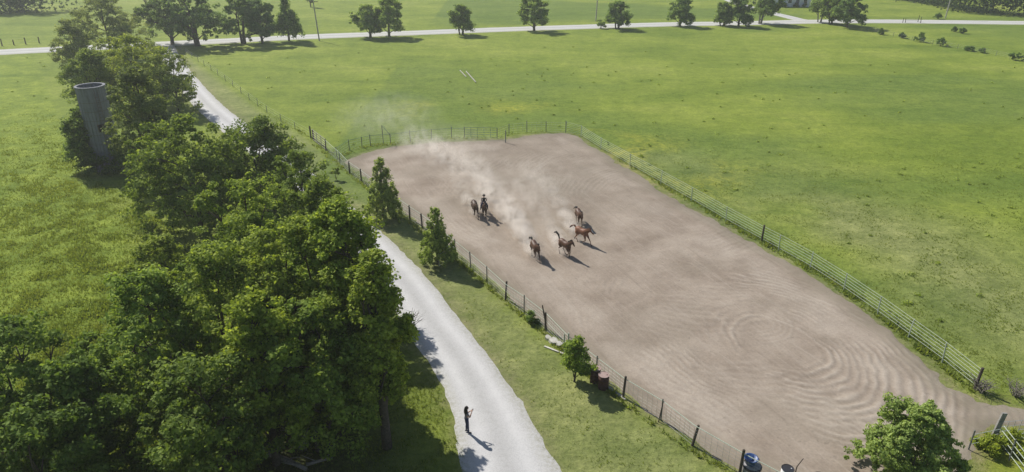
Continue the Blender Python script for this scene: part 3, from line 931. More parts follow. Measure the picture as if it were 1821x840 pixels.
thin_fence('thin wire fence running from the road beside the mown drive verge', ((322, 90), (395, 140), (470, 198), (552, 246)), 16)
thin_fence('weathered post and wire fence along the road at far left', ((-40, 84), (4, 82), (25, 80.5), (70, 77)), 6, 1.3, 2, 0.12, UNIT_POST)
thin_fence('low wire fence down the right edge of the pasture', ((1530, 52), (1604, 69), (1672, 83), (1746, 95), (1821, 111)), 16, 1.0, 3, 0.03)
rp = empty('field_gate', (*gp(1605, 40), 0)); tag(rp, 'small weathered field gate beside the far road at right', 'gate')
for q, h in (((1605, 41), 1.2), ((1610, 41), 1.1), ((1632, 40), 1.7), ((1637, 41.5), 1.5)): post(rp, gp(*q), h, 0.08, lean=(0, 0.1))
for z in (0.5, 0.9): rail(rp, (*gp(1610, 41), z), (*gp(1632, 40), z), 0.03, 'grey_wood')

# corner by the gateway, bottom right
cf = empty('corral_fence', (*gp(1765, 786), 0)); tag(cf, 'pale leaning corner post with stock panels, bottom right of the arena', 'fence')
a = gp(1765, 786); b = gp(1850, 778); c_ = gp(1840, 880)
mbp = MB().box((0, 0, 0.85), (0.26, 0.09, 1.95), Matrix.Rotation(0.1, 3, 'Y')); mbp.build('corner_post', M['old_wood'], cf)
wire_panel(cf, (a[0] + .15, a[1]), b, 1.25, 5, 0.32, 0.016)
a2 = (a[0] + .1, a[1] - .15)
for z in (0.3, 0.6, 0.9, 1.2): rail(cf, (*a2, z), (*c_, z), 0.018)
for k in (0.35, 0.7, 1.0): post(cf, (a2[0] + (c_[0] - a2[0]) * k, a2[1] + (c_[1] - a2[1]) * k), 1.3, 0.035, UNIT_STEEL)
e_ = gp(1722, 800)
for z in (0.35, 0.65, 0.95): rail(cf, (*a2, z), (*e_, z), 0.016)
post(cf, e_, 1.25, 0.04, UNIT_STEEL)

# ------------------------------------------------------------------ silo
t = NT('silo_concrete', 0.92, 0.15)
co = t.objco()
f = t.noise(co, 1.6, 5, 0.65); st = t.n.new('ShaderNodeMapping'); t.l.new(co, st.inputs[0]); st.inputs['Scale'].default_value = (5, 5, 0.35)
g = t.noise(st.outputs[0], 1.0, 5, 0.7)
c = t.mix(f, (0.19, 0.197, 0.215), (0.29, 0.297, 0.32)); c = t.mix(t.ramp(g, [(0.45, 0.0), (0.7, 0.7)]), c, (0.10, 0.10, 0.10))
t.base(c); t.bump(f, 0.3, 0.03)
M['concrete'] = t.m
M['hoop'] = plain('hoop', (0.16, 0.12, 0.10), 0.8, 0.3, 0.4, 6)
M['shade_black'] = plain('shade_black', (0.01, 0.01, 0.012), 1.0, 0.0)
sx, sy = gp(196, 300)
silo = empty('silo', (sx, sy, 0)); tag(silo, 'roofless grey concrete silo with small dark window among the grove trees', 'silo')
SR, SH, NS = 1.36, 8.7, 28
toc = math.atan2(-sy, -sx)
win_a = toc + 0.12
bm_v = []; bm_f = []
zs = [-0.2] + [i * SH / 12 for i in range(1, 13)]
stave = MB()
wall = MB()
for j in range(NS):
    a0 = 2 * math.pi * j / NS + 0.012; a1 = 2 * math.pi * (j + 1) / NS - 0.012
    am_ = (a0 + a1) / 2
    for k in range(12):
        z0, z1 = zs[k], zs[k + 1] - 0.012
        hole = abs((am_ - win_a + math.pi) % (2 * math.pi) - math.pi) < 0.2 and k == 6
        if hole: continue
        p = []
        for rr_ in (SR - 0.12, SR):
            for aa in (a0, a1):
                for zz in (z0, z1): p.append((rr_ * math.cos(aa), rr_ * math.sin(aa), zz))
        bq = len(wall.v); wall.v += p
        for q in ((0, 1, 3, 2), (4, 6, 7, 5), (0, 4, 5, 1), (2, 3, 7, 6), (0, 2, 6, 4), (1, 5, 7, 3)): wall.f.append(tuple(bq + i for i in q))
wo = wall.build('wall', M['concrete'], silo)
lin = MB()
for (r0, r1) in ((SR - 0.05, SR - 0.05),):
    b0 = len(lin.v); n_ = 30
    for j in range(n_ * 1):
        pass
for z in (0.8, 1.9, 3.0, 4.0, 5.45, 6.4, 7.3):
    mbh = MB(); mbh.tube([((SR + 0.012) * math.cos(i * math.pi / 16), (SR + 0.012) * math.sin(i * math.pi / 16), z) for i in range(33)], 0.014, 4, False)
    mbh.build('hoop', M['hoop'], silo)
rim = MB(); n_ = 32
prof = [(SR - 0.2, SH + 0.01), (SR - 0.2, SH + 0.13), (SR + 0.05, SH + 0.13), (SR + 0.05, SH + 0.01)]
for r_, z in prof:
    for k in range(n_): rim.v.append((r_ * math.cos(2 * math.pi * k / n_), r_ * math.sin(2 * math.pi * k / n_), z))
for i in range(4):
    for k in range(n_): rim.f.append((i * n_ + k, i * n_ + (k + 1) % n_, ((i + 1) % 4) * n_ + (k + 1) % n_, ((i + 1) % 4) * n_ + k))
rim.build('rim', M['concrete'], silo)
mbw = MB(); wz = (zs[6] + zs[7]) / 2
fr = Matrix.Rotation(win_a, 3, 'Z')
for dz, sz in ((0.36, (0.1, 0.72, 0.07)), (-0.36, (0.1, 0.72, 0.07))):
    mbw.box(fr @ Vector((SR - 0.02, 0, wz + dz)), sz, fr)
for dy in (-0.34, 0.34): mbw.box(fr @ Vector((SR - 0.02, dy, wz)), (0.1, 0.06, 0.64), fr)
mbw.build('window_frame', M['hoop'], silo)
rec = MB().box(fr @ Vector((SR - 0.28, 0, wz)), (0.3, 0.60, 0.70), fr); rec.build('shade_backing', M['shade_black'], silo)  # solid black block behind the opening, painted shade for the silo interior
chute = MB(); ca = toc + 0.28
rot = Matrix.Rotation(ca, 3, 'Z')
for sgn in (-1, 1): chute.box(rot @ Vector((SR + 0.09, sgn * 0.16, SH / 2 + 0.2)), (0.03, 0.03, SH - 0.6), rot)
for k in range(22): chute.box(rot @ Vector((SR + 0.09, 0, 0.7 + k * 0.34)), (0.025, 0.3, 0.025), rot)
chute.build('ladder', M['hoop'], silo)
del t

# ------------------------------------------------------------------ utility poles, far house
def utility_pole(label, base, h, lean):
    p = empty('utility_pole', (*gp(*base), 0)); tag(p, label, 'pole', 'utility poles along the country road')
    rot = Matrix.Rotation(lean, 3, 'Y')
    MB().tube([rot @ Vector((0, 0, -0.2)), rot @ Vector((0, 0, h * 0.5)), rot @ Vector((0, 0, h))], [0.15, 0.13, 0.09], 8).build('shaft', M['grey_wood'] if lean else M['bark'], p)
    c = rot @ Vector((0, 0, h - 0.5))
    MB().box(c + Vector((0, 0.12, 0)), (1.9, 0.1, 0.12)).build('crossarm', M['bark'], p)
    for x in (-0.8, -0.3, 0.3, 0.8):
        MB().lathe([(0.03, 0), (0.05, 0.06), (0.03, 0.1), (0.045, 0.15), (0.02, 0.18)], 8, (c.x + x, c.y + 0.12, c.z + 0.06)).build('insulator', M['pale_pipe'], p)
    return p


utility_pole('leaning utility pole right of the dark roadside clump', (568, 73), 8.5, -0.05)
utility_pole('utility pole beyond the road left of the tiny sapling', (1059.5, 38), 8.5, 0.03)
utility_pole('utility pole beyond the road on the right hillside', (1681, 33), 8.5, 0.03)

M['siding'] = plain('siding', (0.62, 0.62, 0.66), 0.7, 0.3, 0.06, 2)
M['roofing'] = plain('roofing', (0.12, 0.12, 0.14), 0.9, 0.2, 0.25, 4)
M['glass'] = plain('glass', (0.02, 0.025, 0.04), 0.1, 0.5, 0.1)
M['trim'] = plain('trim', (0.75, 0.75, 0.75), 0.6, 0.3, 0.05)
h0 = gp(1376, 12.5); h1 = gp(1441, 12.5)
hw = h1[0] - h0[0]
hs = empty('farmhouse', (h0[0] + hw / 2, h0[1] + 3, 0)); tag(hs, 'pale lavender-white farmhouse at the top edge behind the track', 'house')
MB().box((0, 0, 1.6), (hw, 6, 3.4)).build('wall', M['siding'], hs)
rfm = MB(); x = hw / 2 + 0.4
rfm.v = [(-x, -3.5, 3.2), (x, -3.5, 3.2), (x, 0, 5.3), (-x, 0, 5.3), (-x, 3.5, 3.2), (x, 3.5, 3.2), (-x, -3.5, 3.35), (x, -3.5, 3.35), (x, 0, 5.5), (-x, 0, 5.5), (-x, 3.5, 3.35), (x, 3.5, 3.35)]
rfm.f = [(6, 7, 8, 9), (9, 8, 11, 10), (0, 3, 2, 1), (3, 4, 5, 2), (0, 1, 7, 6), (4, 10, 11, 5), (0, 6, 9, 3), (3, 9, 10, 4), (1, 2, 8, 7), (2, 5, 11, 8)]
ro = rfm.build('roof', M['roofing'], hs)
MB().box((hw * 0.22, 0.6, 5.6), (0.6, 0.6, 1.6)).build('chimney', M['hoop'], ro)
for wx in (-0.36, -0.08, 0.34):
    w_ = MB().box((hw * wx, -3.02, 1.7), (1.0, 0.06, 1.3)).build('window', M['glass'], hs)
    fm = MB()
    for dz in (-0.68, 0.68): fm.box((hw * wx, -3.03, 1.7 + dz), (1.2, 0.1, 0.1))
    for dx in (-0.55, 0.55): fm.box((hw * wx + dx, -3.03, 1.7), (0.1, 0.1, 1.26))
    fm.build('frame', M['trim'], w_)
dr_o = MB().box((hw * 0.13, -3.02, 1.05), (0.95, 0.07, 2.05)).build('door', M['roofing'], hs)
MB().ball((hw * 0.13 + 0.36, -3.08, 1.0), 0.04, 6, 5).build('handle', M['trim'], dr_o)
for i, (dx, r_) in enumerate(((-3.6, 0.8), (-2.3, 0.6), (1.0, 0.7), (3.4, 0.75))):
    tree('shrub', ['dark bush at the left corner of the far farmhouse', 'dark bush under the left window of the far farmhouse', 'dark bush in the middle of the farmhouse front', 'dark bush at the right corner of the far farmhouse'][i],
         (hs.location.x + dx, h0[1] - 0.6), 1.1, r_, 0.05, 540 + i, 'round', 5, 26, 30, 0.24, 0.3, (0.5, 0.6, 0.9), trunk_r=0.04, cat='bush', group='bushes by the farmhouse', limbs=3)

# ------------------------------------------------------------------ barrels, tubs, scraps by the fence
def rusty(name, a, b):
    t = NT(name, 0.75, 0.3); co = t.objco()
    f = t.noise(co, 4, 5, 0.7)
    t.base(t.ramp(f, [(0.35, a), (0.65, b)])); t.bump(f, 0.2, 0.01)
    return t.m


M['rust'] = rusty('rust', (0.055, 0.024, 0.02), (0.095, 0.042, 0.035))
M['rust_lid'] = rusty('rust_lid', (0.27, 0.19, 0.17), (0.36, 0.27, 0.25))


def barrel(label, p, h=0.9, r=0.3, body='rust', lid='rust_lid', open_top=False, group=None, name='barrel', tilt=(0, 0)):
    b = empty(name, (p[0], p[1], 0)); tag(b, label, 'barrel', group)
    b.rotation_euler = (tilt[0], tilt[1], 0)
    prof = [(r * 0.97, 0.0), (r, 0.02), (r, h * 0.32), (r * 1.035, h * 0.335), (r, h * 0.35), (r, h * 0.65), (r * 1.035, h * 0.665), (r, h * 0.68), (r, h - 0.02)]
    if open_top: prof += [(r * 1.03, h), (r * 0.93, h), (r * 0.93, h * 0.35)]
    MB().lathe(prof, 24).build('drum', M[body], b, True)
    rg = MB().tube([(r * 1.015 * math.cos(i * math.pi / 12), r * 1.015 * math.sin(i * math.pi / 12), h) for i in range(25)], 0.014, 5, False)
    rg.build('rim', M[lid], b)
    if not open_top:
        l_ = MB().lathe([(r * 0.97, h - 0.03), (r * 0.97, h - 0.008)], 24).build('lid', M[lid], b)
        MB().lathe([(0.03, h - 0.008), (0.025, h + 0.01)], 8, (r * 0.6, 0, 0)).build('bung', M[body], l_)
    return b


barrel('rusty brown barrel by the fence, left of the pair', gp(1058, 678), group='rusty barrels at the fence')
barrel('rusty brown barrel by the fence, right of the pair and nearer', gp(1072.5, 690), group='rusty barrels at the fence')
M['white_plastic'] = plain('white_plastic', (0.55, 0.56, 0.56), 0.5, 0.4, 0.1, 3)
M['black_plastic'] = plain('black_plastic', (0.025, 0.025, 0.03), 0.5, 0.4, 0.2, 3)
M['blue_plastic'] = plain('blue_plastic', (0.03, 0.075, 0.22), 0.45, 0.5, 0.2, 3)
M['grey_plastic'] = plain('grey_plastic', (0.22, 0.215, 0.22), 0.6, 0.4, 0.15, 3)
M['stone'] = plain('stone', (0.50, 0.48, 0.42), 0.9, 0.2, 0.25, 5)
barrel('whitish barrel with dark top near the bottom edge by the fence', gp(1396, 858), 0.85, 0.28, 'white_plastic', 'black_plastic')
barrel('whitish barrel with dark top cut by the bottom edge', gp(1453, 872), 0.85, 0.28, 'white_plastic', 'black_plastic')
st_o = MB().tube([(*gp(1409, 858), 0.0), (gp(1413, 850)[0], gp(1413, 850)[1], 0.7), (gp(1422, 846)[0], gp(1422, 846)[1], 1.05)], [0.03, 0.03, 0.02], 6).build('stick', M['bark'])
tag(st_o, 'dark crooked stick leaning beside the whitish barrel', 'stick')
bx_, by_ = gp(1331, 842)
tub = empty('feed_tub', (bx_, by_, 0.62)); tag(tub, 'blue plastic feed tub sitting on the grey drum by the fence', 'tub')
prof = [(0.22, 0), (0.24, 0.02), (0.31, 0.30), (0.34, 0.31), (0.34, 0.34), (0.29, 0.34), (0.22, 0.05)]
MB().lathe(prof, 20).build('bucket', M['blue_plastic'], tub, True)
for s_ in (-1, 1): MB().tube([(s_ * 0.33, -0.09, 0.27), (s_ * 0.41, -0.05, 0.24), (s_ * 0.41, 0.05, 0.24), (s_ * 0.33, 0.09, 0.27)], 0.015, 5).build('handle', M['black_plastic'], tub)
dm = empty('grey_drum', (bx_ + 0.1, by_ - 0.05, 0)); tag(dm, 'squat grey drum with black band under the blue tub', 'drum')
MB().lathe([(0.36, 0), (0.42, 0.05), (0.42, 0.52), (0.36, 0.6)], 22).build('shell', M['grey_plastic'], dm, True)
MB().lathe([(0.425, 0.45), (0.44, 0.46), (0.44, 0.54), (0.40, 0.56)], 22).build('band', M['black_plastic'], dm, True)

# pale slabs of broken stone and a plank by the gate
slabs = [((975, 603), 0.55, 'pale stone slab furthest up the little heap by the fence'), ((985, 609), 0.7, 'largest pale stone slab in the heap by the fence'), ((995, 614), 0.5, 'pale stone slab nearest the white gate posts')]
for i, (q, s_, lab) in enumerate(slabs):
    rs = np.random.RandomState(900 + i); mb = MB(); n_ = 9
    ring = [(math.cos(2 * math.pi * k / n_) * s_ * rs.uniform(0.4, 0.62), math.sin(2 * math.pi * k / n_) * s_ * rs.uniform(0.3, 0.5)) for k in range(n_)]
    mb.v = [(x, y, -0.05) for x, y in ring] + [(x * 0.95, y * 0.95, 0.10 + rs.uniform(0, 0.05)) for x, y in ring]
    mb.f = [tuple(range(n_))[::-1], tuple(range(n_, 2 * n_))] + [(k, (k + 1) % n_, n_ + (k + 1) % n_, n_ + k) for k in range(n_)]
    o = mb.build('stone_slab', M['stone']); o.location = (*gp(*q), 0.03); o.rotation_euler = (0.1, -0.08, rs.rand() * 3)
    tag(o, lab, 'stone', 'stone slabs by the fence')


def lying(name, label, a, b, w, h, mat, cat, z=0.0, group=None):
    a = Vector((*gp(*a), 0)); b = Vector((*gp(*b), 0)); d = b - a
    o = MB().box((d.length / 2, 0, h / 2), (d.length, w, h)).build(name, M[mat])
    o.location = a + Vector((0, 0, z)); o.rotation_euler = (0, -0.01, math.atan2(d.y, d.x))
    return tag(o, label, cat, group)


lying('plank', 'pale board lying on the grass below the stone slabs', (968, 617), (1008, 633), 0.12, 0.06, 'stone', 'plank', 0.01)
lying('plank', 'grey board along the fence foot in front of the barrels', (1083, 690), (1112, 712), 0.14, 0.05, 'grey_wood', 'plank', 0.01)
lying('fallen_pole', 'longer pale pole lying out in the pasture beyond the arena', (829, 128), (846, 148), 0.13, 0.12, 'grey_wood', 'pole', 0.02, 'poles lying in the pasture')
lying('fallen_pole', 'shorter pale pole lying left of the longer pasture pole', (818, 126), (829, 138), 0.12, 0.11, 'grey_wood', 'pole', 0.02, 'poles lying in the pasture')
rs = np.random.RandomState(77)
for i, (a, b, r_, lab) in enumerate((((462, 805), (545, 838), 0.16, 'thick fallen log in the deep shade under the grove'), ((510, 755), (540, 790), 0.09, 'thin fallen log pointing down in the grove shade'), ((545, 830), (592, 818), 0.09, 'fallen branch lying right of the thick log'))):
    p0 = Vector((*gp(*a), 0.12)); p1 = Vector((*gp(*b), 0.12)); mb = MB()
    lp = limb(mb, p0, p1, r_, r_ * 0.6, rs, 0.04, 8, 5)
    for k in (2, 3, 4): limb(mb, lp[k], lp[k] + Vector((rs.randn() * 0.6, rs.randn() * 0.6, 0.5)), r_ * 0.35, 0.015, rs, 0.1, 5, 3)
    tag(mb.build('fallen_log', M['pale_bark'], None, True), lab, 'log', 'fallen wood under the grove')


def bare_branch(label, p, H, seed, n, spread, mat='grey_wood', name='bare_sapling', cat='branch', lean=(0, 0)):
    rs = np.random.RandomState(seed); mb = MB()
    for k in range(n):
        a = rs.rand() * 6.28
        tip = Vector((math.cos(a) * spread * rs.uniform(.4, 1) + lean[0], math.sin(a) * spread * rs.uniform(.4, 1) + lean[1], H * rs.uniform(0.6, 1)))
        lp = limb(mb, (rs.randn() * .08, rs.randn() * .08, -0.05), tip, 0.03, 0.008, rs, 0.08, 4, 4)
        for j in (2, 3):
            for _ in range(2):
                limb(mb, lp[j], lp[j] + Vector((rs.randn() * .35 + lean[0] * 0.2, rs.randn() * .35, rs.rand() * .4)), 0.012, 0.004, rs, 0.1, 3, 2)
    o = mb.build(name, M[mat], None, True); o.location = (*p, 0)
    return tag(o, label, cat)


bare_branch('bare leafless branch reaching over the left edge of the driveway', gp(727, 585), 1.5, 61, 7, 0.9, 'bark', lean=(0.9, 0.1))
bare_branch('grey leafless brush heap beside the end of the pale rail fence', gp(1744, 697), 0.8, 62, 30, 0.7, 'pale_bark', 'brush_heap', 'brush')
bare_branch('grey leafless brush in the corner gateway at the right edge', gp(1806, 705), 0.9, 63, 22, 0.8, 'pale_bark', 'brush_heap', 'brush')
bare_branch('tangle of bare twigs standing among the fallen logs', gp(540, 800), 2.6, 64, 20, 0.8, 'pale_bark', 'brush_heap', 'brush')
tree('shrub', 'leafy bush at the driveway edge beside the bare branch', gp(716, 590), 1.25, 0.75, 0.05, 551, 'round', 6, 60, 45, 0.16, 0.24, (0.8, 0.9, 0.8), trunk_r=0.03, cat='bush', limbs=4)
tree('shrub', 'dark undergrowth bush at the foot of the silo', gp(176, 312), 2.0, 1.6, 0.05, 553, 'round', 7, 90, 45, 0.2, 0.35, (0.6, 0.7, 0.7), trunk_r=0.04, cat='bush', limbs=4)
tree('shrub', 'undergrowth bush between the silo and the broad tree', gp(222, 308), 2.4, 1.7, 0.05, 554, 'round', 7, 90, 45, 0.2, 0.35, (0.65, 0.75, 0.7), trunk_r=0.04, cat='bush', limbs=4)
tree('shrub', 'weedy bush at the foot of the arena fence', gp(946, 574), 0.75, 0.5, 0.03, 552, 'round', 5, 36, 40, 0.13, 0.18, (0.75, 0.85, 0.8), trunk_r=0.02, cat='bush', limbs=3)

# ------------------------------------------------------------------ horses and people
def coat(name, a, b):
    t = NT(name, 0.5, 0.25); co = t.objco()
    t.base(t.ramp(t.noise(co, 3.0, 4, 0.6), [(0.3, a), (0.7, b)]))
    return t.m


M['bay'] = coat('bay', (0.058, 0.026, 0.015), (0.10, 0.048, 0.027))
M['dark_bay'] = coat('dark_bay', (0.042, 0.022, 0.014), (0.08, 0.043, 0.027))
M['chestnut'] = coat('chestnut', (0.15, 0.062, 0.030), (0.23, 0.105, 0.058))
M['liver'] = coat('liver', (0.075, 0.036, 0.021), (0.12, 0.06, 0.036))
M['black_hair'] = plain('black_hair', (0.012, 0.010, 0.009), 0.6, 0.3, 0.3, 12)
M['red_hair'] = plain('red_hair', (0.11, 0.045, 0.02), 0.6, 0.3, 0.3, 12)
M['hoof'] = plain('hoof', (0.03, 0.027, 0.024), 0.6, 0.3, 0.2)
M['leather'] = plain('leather', (0.05, 0.022, 0.012), 0.5, 0.4, 0.2)
M['eye'] = plain('eye', (0.01, 0.008, 0.006), 0.15, 0.6, 0.0)

# leg poses: joints (x, z) from the body downwards
POSE = {
    'reach': dict(fl=[(.50, 1.0), (.72, .74), (.93, .52), (1.10, .22), (1.20, .05)], fr=[(.50, 1.0), (.60, .70), (.62, .42), (.40, .30), (.30, .22)],
                  hl=[(-.55, 1.05), (-.42, .78), (-.80, .56), (-.98, .24), (-1.06, .06)], hr=[(-.55, 1.05), (-.32, .78), (-.62, .50), (-.48, .18), (-.40, .04)], neck=(1.08, 1.62), nose=(1.52, 1.34)),
    'gather': dict(fl=[(.50, 1.0), (.52, .72), (.60, .46), (.52, .18), (.50, .04)], fr=[(.50, 1.0), (.66, .74), (.80, .54), (.62, .36), (.50, .32)],
                   hl=[(-.55, 1.05), (-.28, .80), (-.46, .50), (-.16, .22), (-.06, .12)], hr=[(-.55, 1.05), (-.38, .76), (-.70, .52), (-.60, .18), (-.56, .04)], neck=(1.02, 1.74), nose=(1.40, 1.42)),
    'lope': dict(fl=[(.50, 1.0), (.56, .72), (.66, .42), (.74, .14), (.80, .04)], fr=[(.50, 1.0), (.50, .70), (.42, .42), (.24, .20), (.14, .12)],
                 hl=[(-.55, 1.05), (-.36, .78), (-.68, .52), (-.78, .18), (-.80, .04)], hr=[(-.55, 1.05), (-.30, .80), (-.52, .52), (-.28, .22), (-.20, .10)], neck=(1.06, 1.55), nose=(1.48, 1.22)),
}


HS = 0.87


def horse(label, p, heading, pose, coat_m, hair, tail_up=0.0, size=1.0, blaze=False):
    size *= HS
    root = empty('horse', (p[0], p[1], ARZ), math.atan2(heading[1], heading[0]))
    root.scale = (size,) * 3
    tag(root, label, 'horse', 'horses galloping in the arena')
    P_ = POSE[pose]
    mb = MB()
    mb.tube([(-.86, 0, 1.22), (-.74, 0, 1.23), (-.58, 0, 1.22), (-.34, 0, 1.20), (-.05, 0, 1.14), (.22, 0, 1.12), (.46, 0, 1.16), (.64, 0, 1.19), (.78, 0, 1.18)],
            [(.07, .10), (.20, .21), (.28, .30), (.29, .31), (.285, .31), (.27, .33), (.25, .36), (.19, .30), (.08, .17)], 16)
    nx_, nz_ = P_['neck']; hx, hz = P_['nose']
    mb.tube([(.45, 0, 1.28), (.66, 0, 1.38), (.66 + (nx_ - .66) * .5, 0, 1.38 + (nz_ - 1.38) * .55), (nx_, 0, nz_), (nx_ + .08, 0, nz_ + .03)], [(.17, .28), (.135, .24), (.10, .18), (.085, .14), (.06, .08)], 12)
    hv = Vector((hx - nx_, 0, hz - nz_))
    hp = [Vector((nx_, 0, nz_ + .02)) + hv * k for k in (-.08, .15, .4, .7, .92, 1.04)]
    mb.tube(hp, [(.06, .07), (.095, .13), (.085, .125), (.06, .085), (.062, .075), (.035, .045)], 10)
    for s_ in (-1, 1):
        e0 = Vector((nx_ - .01, s_ * .055, nz_ + .09))
        mb.tube([e0, e0 + Vector((.01, s_ * .02, .09)), e0 + Vector((.02, s_ * .02, .17))], [.032, .03, .008], 6)
    for key, s_ in (('fl', 1), ('fr', -1), ('hl', 1), ('hr', -1)):
        j = P_[key]; y = s_ * (.15 if key[0] == 'f' else .16)
        rad = [.15, .095, .062, .045, .05] if key[0] == 'f' else [.20, .14, .07, .047, .05]
        pts_ = [(x, y * (1 - .12 * i / 4), z) for i, (x, z) in enumerate(j)]
        # extra rings keep knee and hock knobbly
        P2, R2 = [], []
        for i in range(5):
            P2.append(Vector(pts_[i])); R2.append(rad[i])
            if i in (1, 2, 3):
                P2.append(Vector(pts_[i]).lerp(Vector(pts_[min(i + 1, 4)]), .5)); R2.append(min(rad[i], rad[min(i + 1, 4)]) * (.92 if i > 1 else 1.0))
        mb.tube(P2, R2, 9)
        if key[0] == 'h': mb.ball((j[0][0] + .06, y * .95, .98), (.26, .14, .30))
        else: mb.ball((j[0][0] + .02, y * .9, 1.02), (.17, .11, .26))
    me = remeshed(mb, 'body', 0.032, 3); me.materials.append(M[coat_m]); 
    link(bpy.data.objects.new('body', me), root)
    for key, s_ in (('fl', 1), ('fr', -1), ('hl', 1), ('hr', -1)):
        x, z = P_[key][4]; x0, z0 = P_[key][3]; y = s_ * .135
        dv_ = Vector((x - x0, 0, z - z0)).normalized()
        c0 = Vector((x, y, z)); 
        MB().tube([c0 - dv_ * .02, c0 + dv_ * .05], [.052, .064], 9).build('hoof', M['hoof'], root)
    # mane and tail
    mm = MB(); rs = np.random.RandomState(int(p[0] * 10) % 1000 + 5)
    for k in range(16):
        t_ = k / 15; x = .52 + (nx_ - .52) * t_; z = 1.46 + (nz_ + .13 - 1.46) * t_
        s_ = rs.choice((-1, 1)) * rs.uniform(.02, .12)
        mm.tube([(x, 0, z - .02), (x - .07, s_ * .6, z + .07), (x - .18, s_, z + .02 - .05 * rs.rand())], [.035, .03, .006], 5)
    mm.build('mane', M[hair], root, True)
    tm = MB()
    for k in range(12):
        a = Vector((-.82, rs.randn() * .02, 1.28)); up = tail_up
        b = a + Vector((-.22, rs.randn() * .03, .05 + .35 * up)); c_ = b + Vector((-.28, rs.randn() * .07, -.22 + .45 * up)); d_ = c_ + Vector((-.20, rs.randn() * .10, -.34 + .1 * up))
        tm.tube([a, b, c_, d_], [.035, .04, .035, .008], 5)
    tm.build('tail', M[hair], root, True)
    for s_ in (-1, 1):
        e = hp[1].lerp(hp[2], .6)
        MB().ball((e.x, s_ * .088, e.z + .045), .022, 6, 5).build('eye', M['eye'], root)
    if blaze:
        MB().tube([hp[1] + Vector((.06, 0, .12)), hp[3] + Vector((.05, 0, .075))], [(.025, .012), (.03, .012)], 6).build('blaze', M['white_plastic'], root)
    return root


horse('riderless dark brown horse running beside the ridden horse', gp(845, 384), (.22, -1), 'reach', 'dark_bay', 'black_hair')
H2 = gp(861, 385)
h2 = horse('brown horse carrying the rider', H2, (.14, -1), 'gather', 'dark_bay', 'black_hair')
horse('dark brown horse running in front of the thickest dust, left of the loose four', gp(951, 459), (.26, -1), 'reach', 'bay', 'black_hair', 0.4, 1.02)
horse('brown horse with raised dark tail, lowest of the right-hand three', gp(1004, 455), (.55, -.85), 'gather', 'liver', 'black_hair', 1.0)
horse('brown horse at the top of the right-hand three', gp(1029, 399), (.16, -1), 'lope', 'bay', 'black_hair', 0.3, 1.0)
horse('reddish chestnut horse seen side on, in the middle of the right-hand three', gp(1034, 432), (.62, -.78), 'reach', 'chestnut', 'red_hair', 0.3, 1.0, True)

M['skin'] = plain('skin', (0.42, 0.25, 0.18), 0.6, 0.4, 0.08)
M['denim'] = plain('denim', (0.035, 0.045, 0.085), 0.85, 0.2, 0.2, 20)
M['grey_shirt'] = plain('grey_shirt', (0.20, 0.19, 0.20), 0.9, 0.2, 0.2, 14)
M['dark_shirt'] = plain('dark_shirt', (0.028, 0.026, 0.030), 0.9, 0.2, 0.2, 14)
M['hair'] = plain('hair', (0.016, 0.011, 0.009), 0.5, 0.4, 0.3, 25)
M['shoe'] = plain('shoe', (0.03, 0.025, 0.022), 0.7, 0.3, 0.2)


def hand(mb, wrist, d, side, palm_n, curl=0.5):
    """palm and five unequal bent fingers, rooted at the wrist and pointing along d"""
    d = Vector(d).normalized(); n = Vector(palm_n).normalized(); sd = d.cross(n).normalized() * side
    w = Vector(wrist)
    mb.tube([w, w + d * .045, w + d * .085], [(.026, .016), (.038, .015), (.036, .013)], 8)
    for i, L in enumerate((.070, .080, .074, .058)):
        o = w + d * .08 + sd * (.027 - .018 * i)
        k1 = o + d * L * .45 + n * L * .12 * curl; k2 = k1 + (d * (1 - curl * .6) + n * curl).normalized() * L * .33; k3 = k2 + (d * (1 - curl) + n * curl * 1.6).normalized() * L * .28
        mb.tube([o, k1, k2, k3], [.0095, .009, .0085, .007], 6)
    o = w + d * .03 + sd * .028
    mb.tube([o, o + sd * .028 + d * .022 + n * .012, o + sd * .034 + d * .05 + n * .03], [.012, .0105, .008], 6)


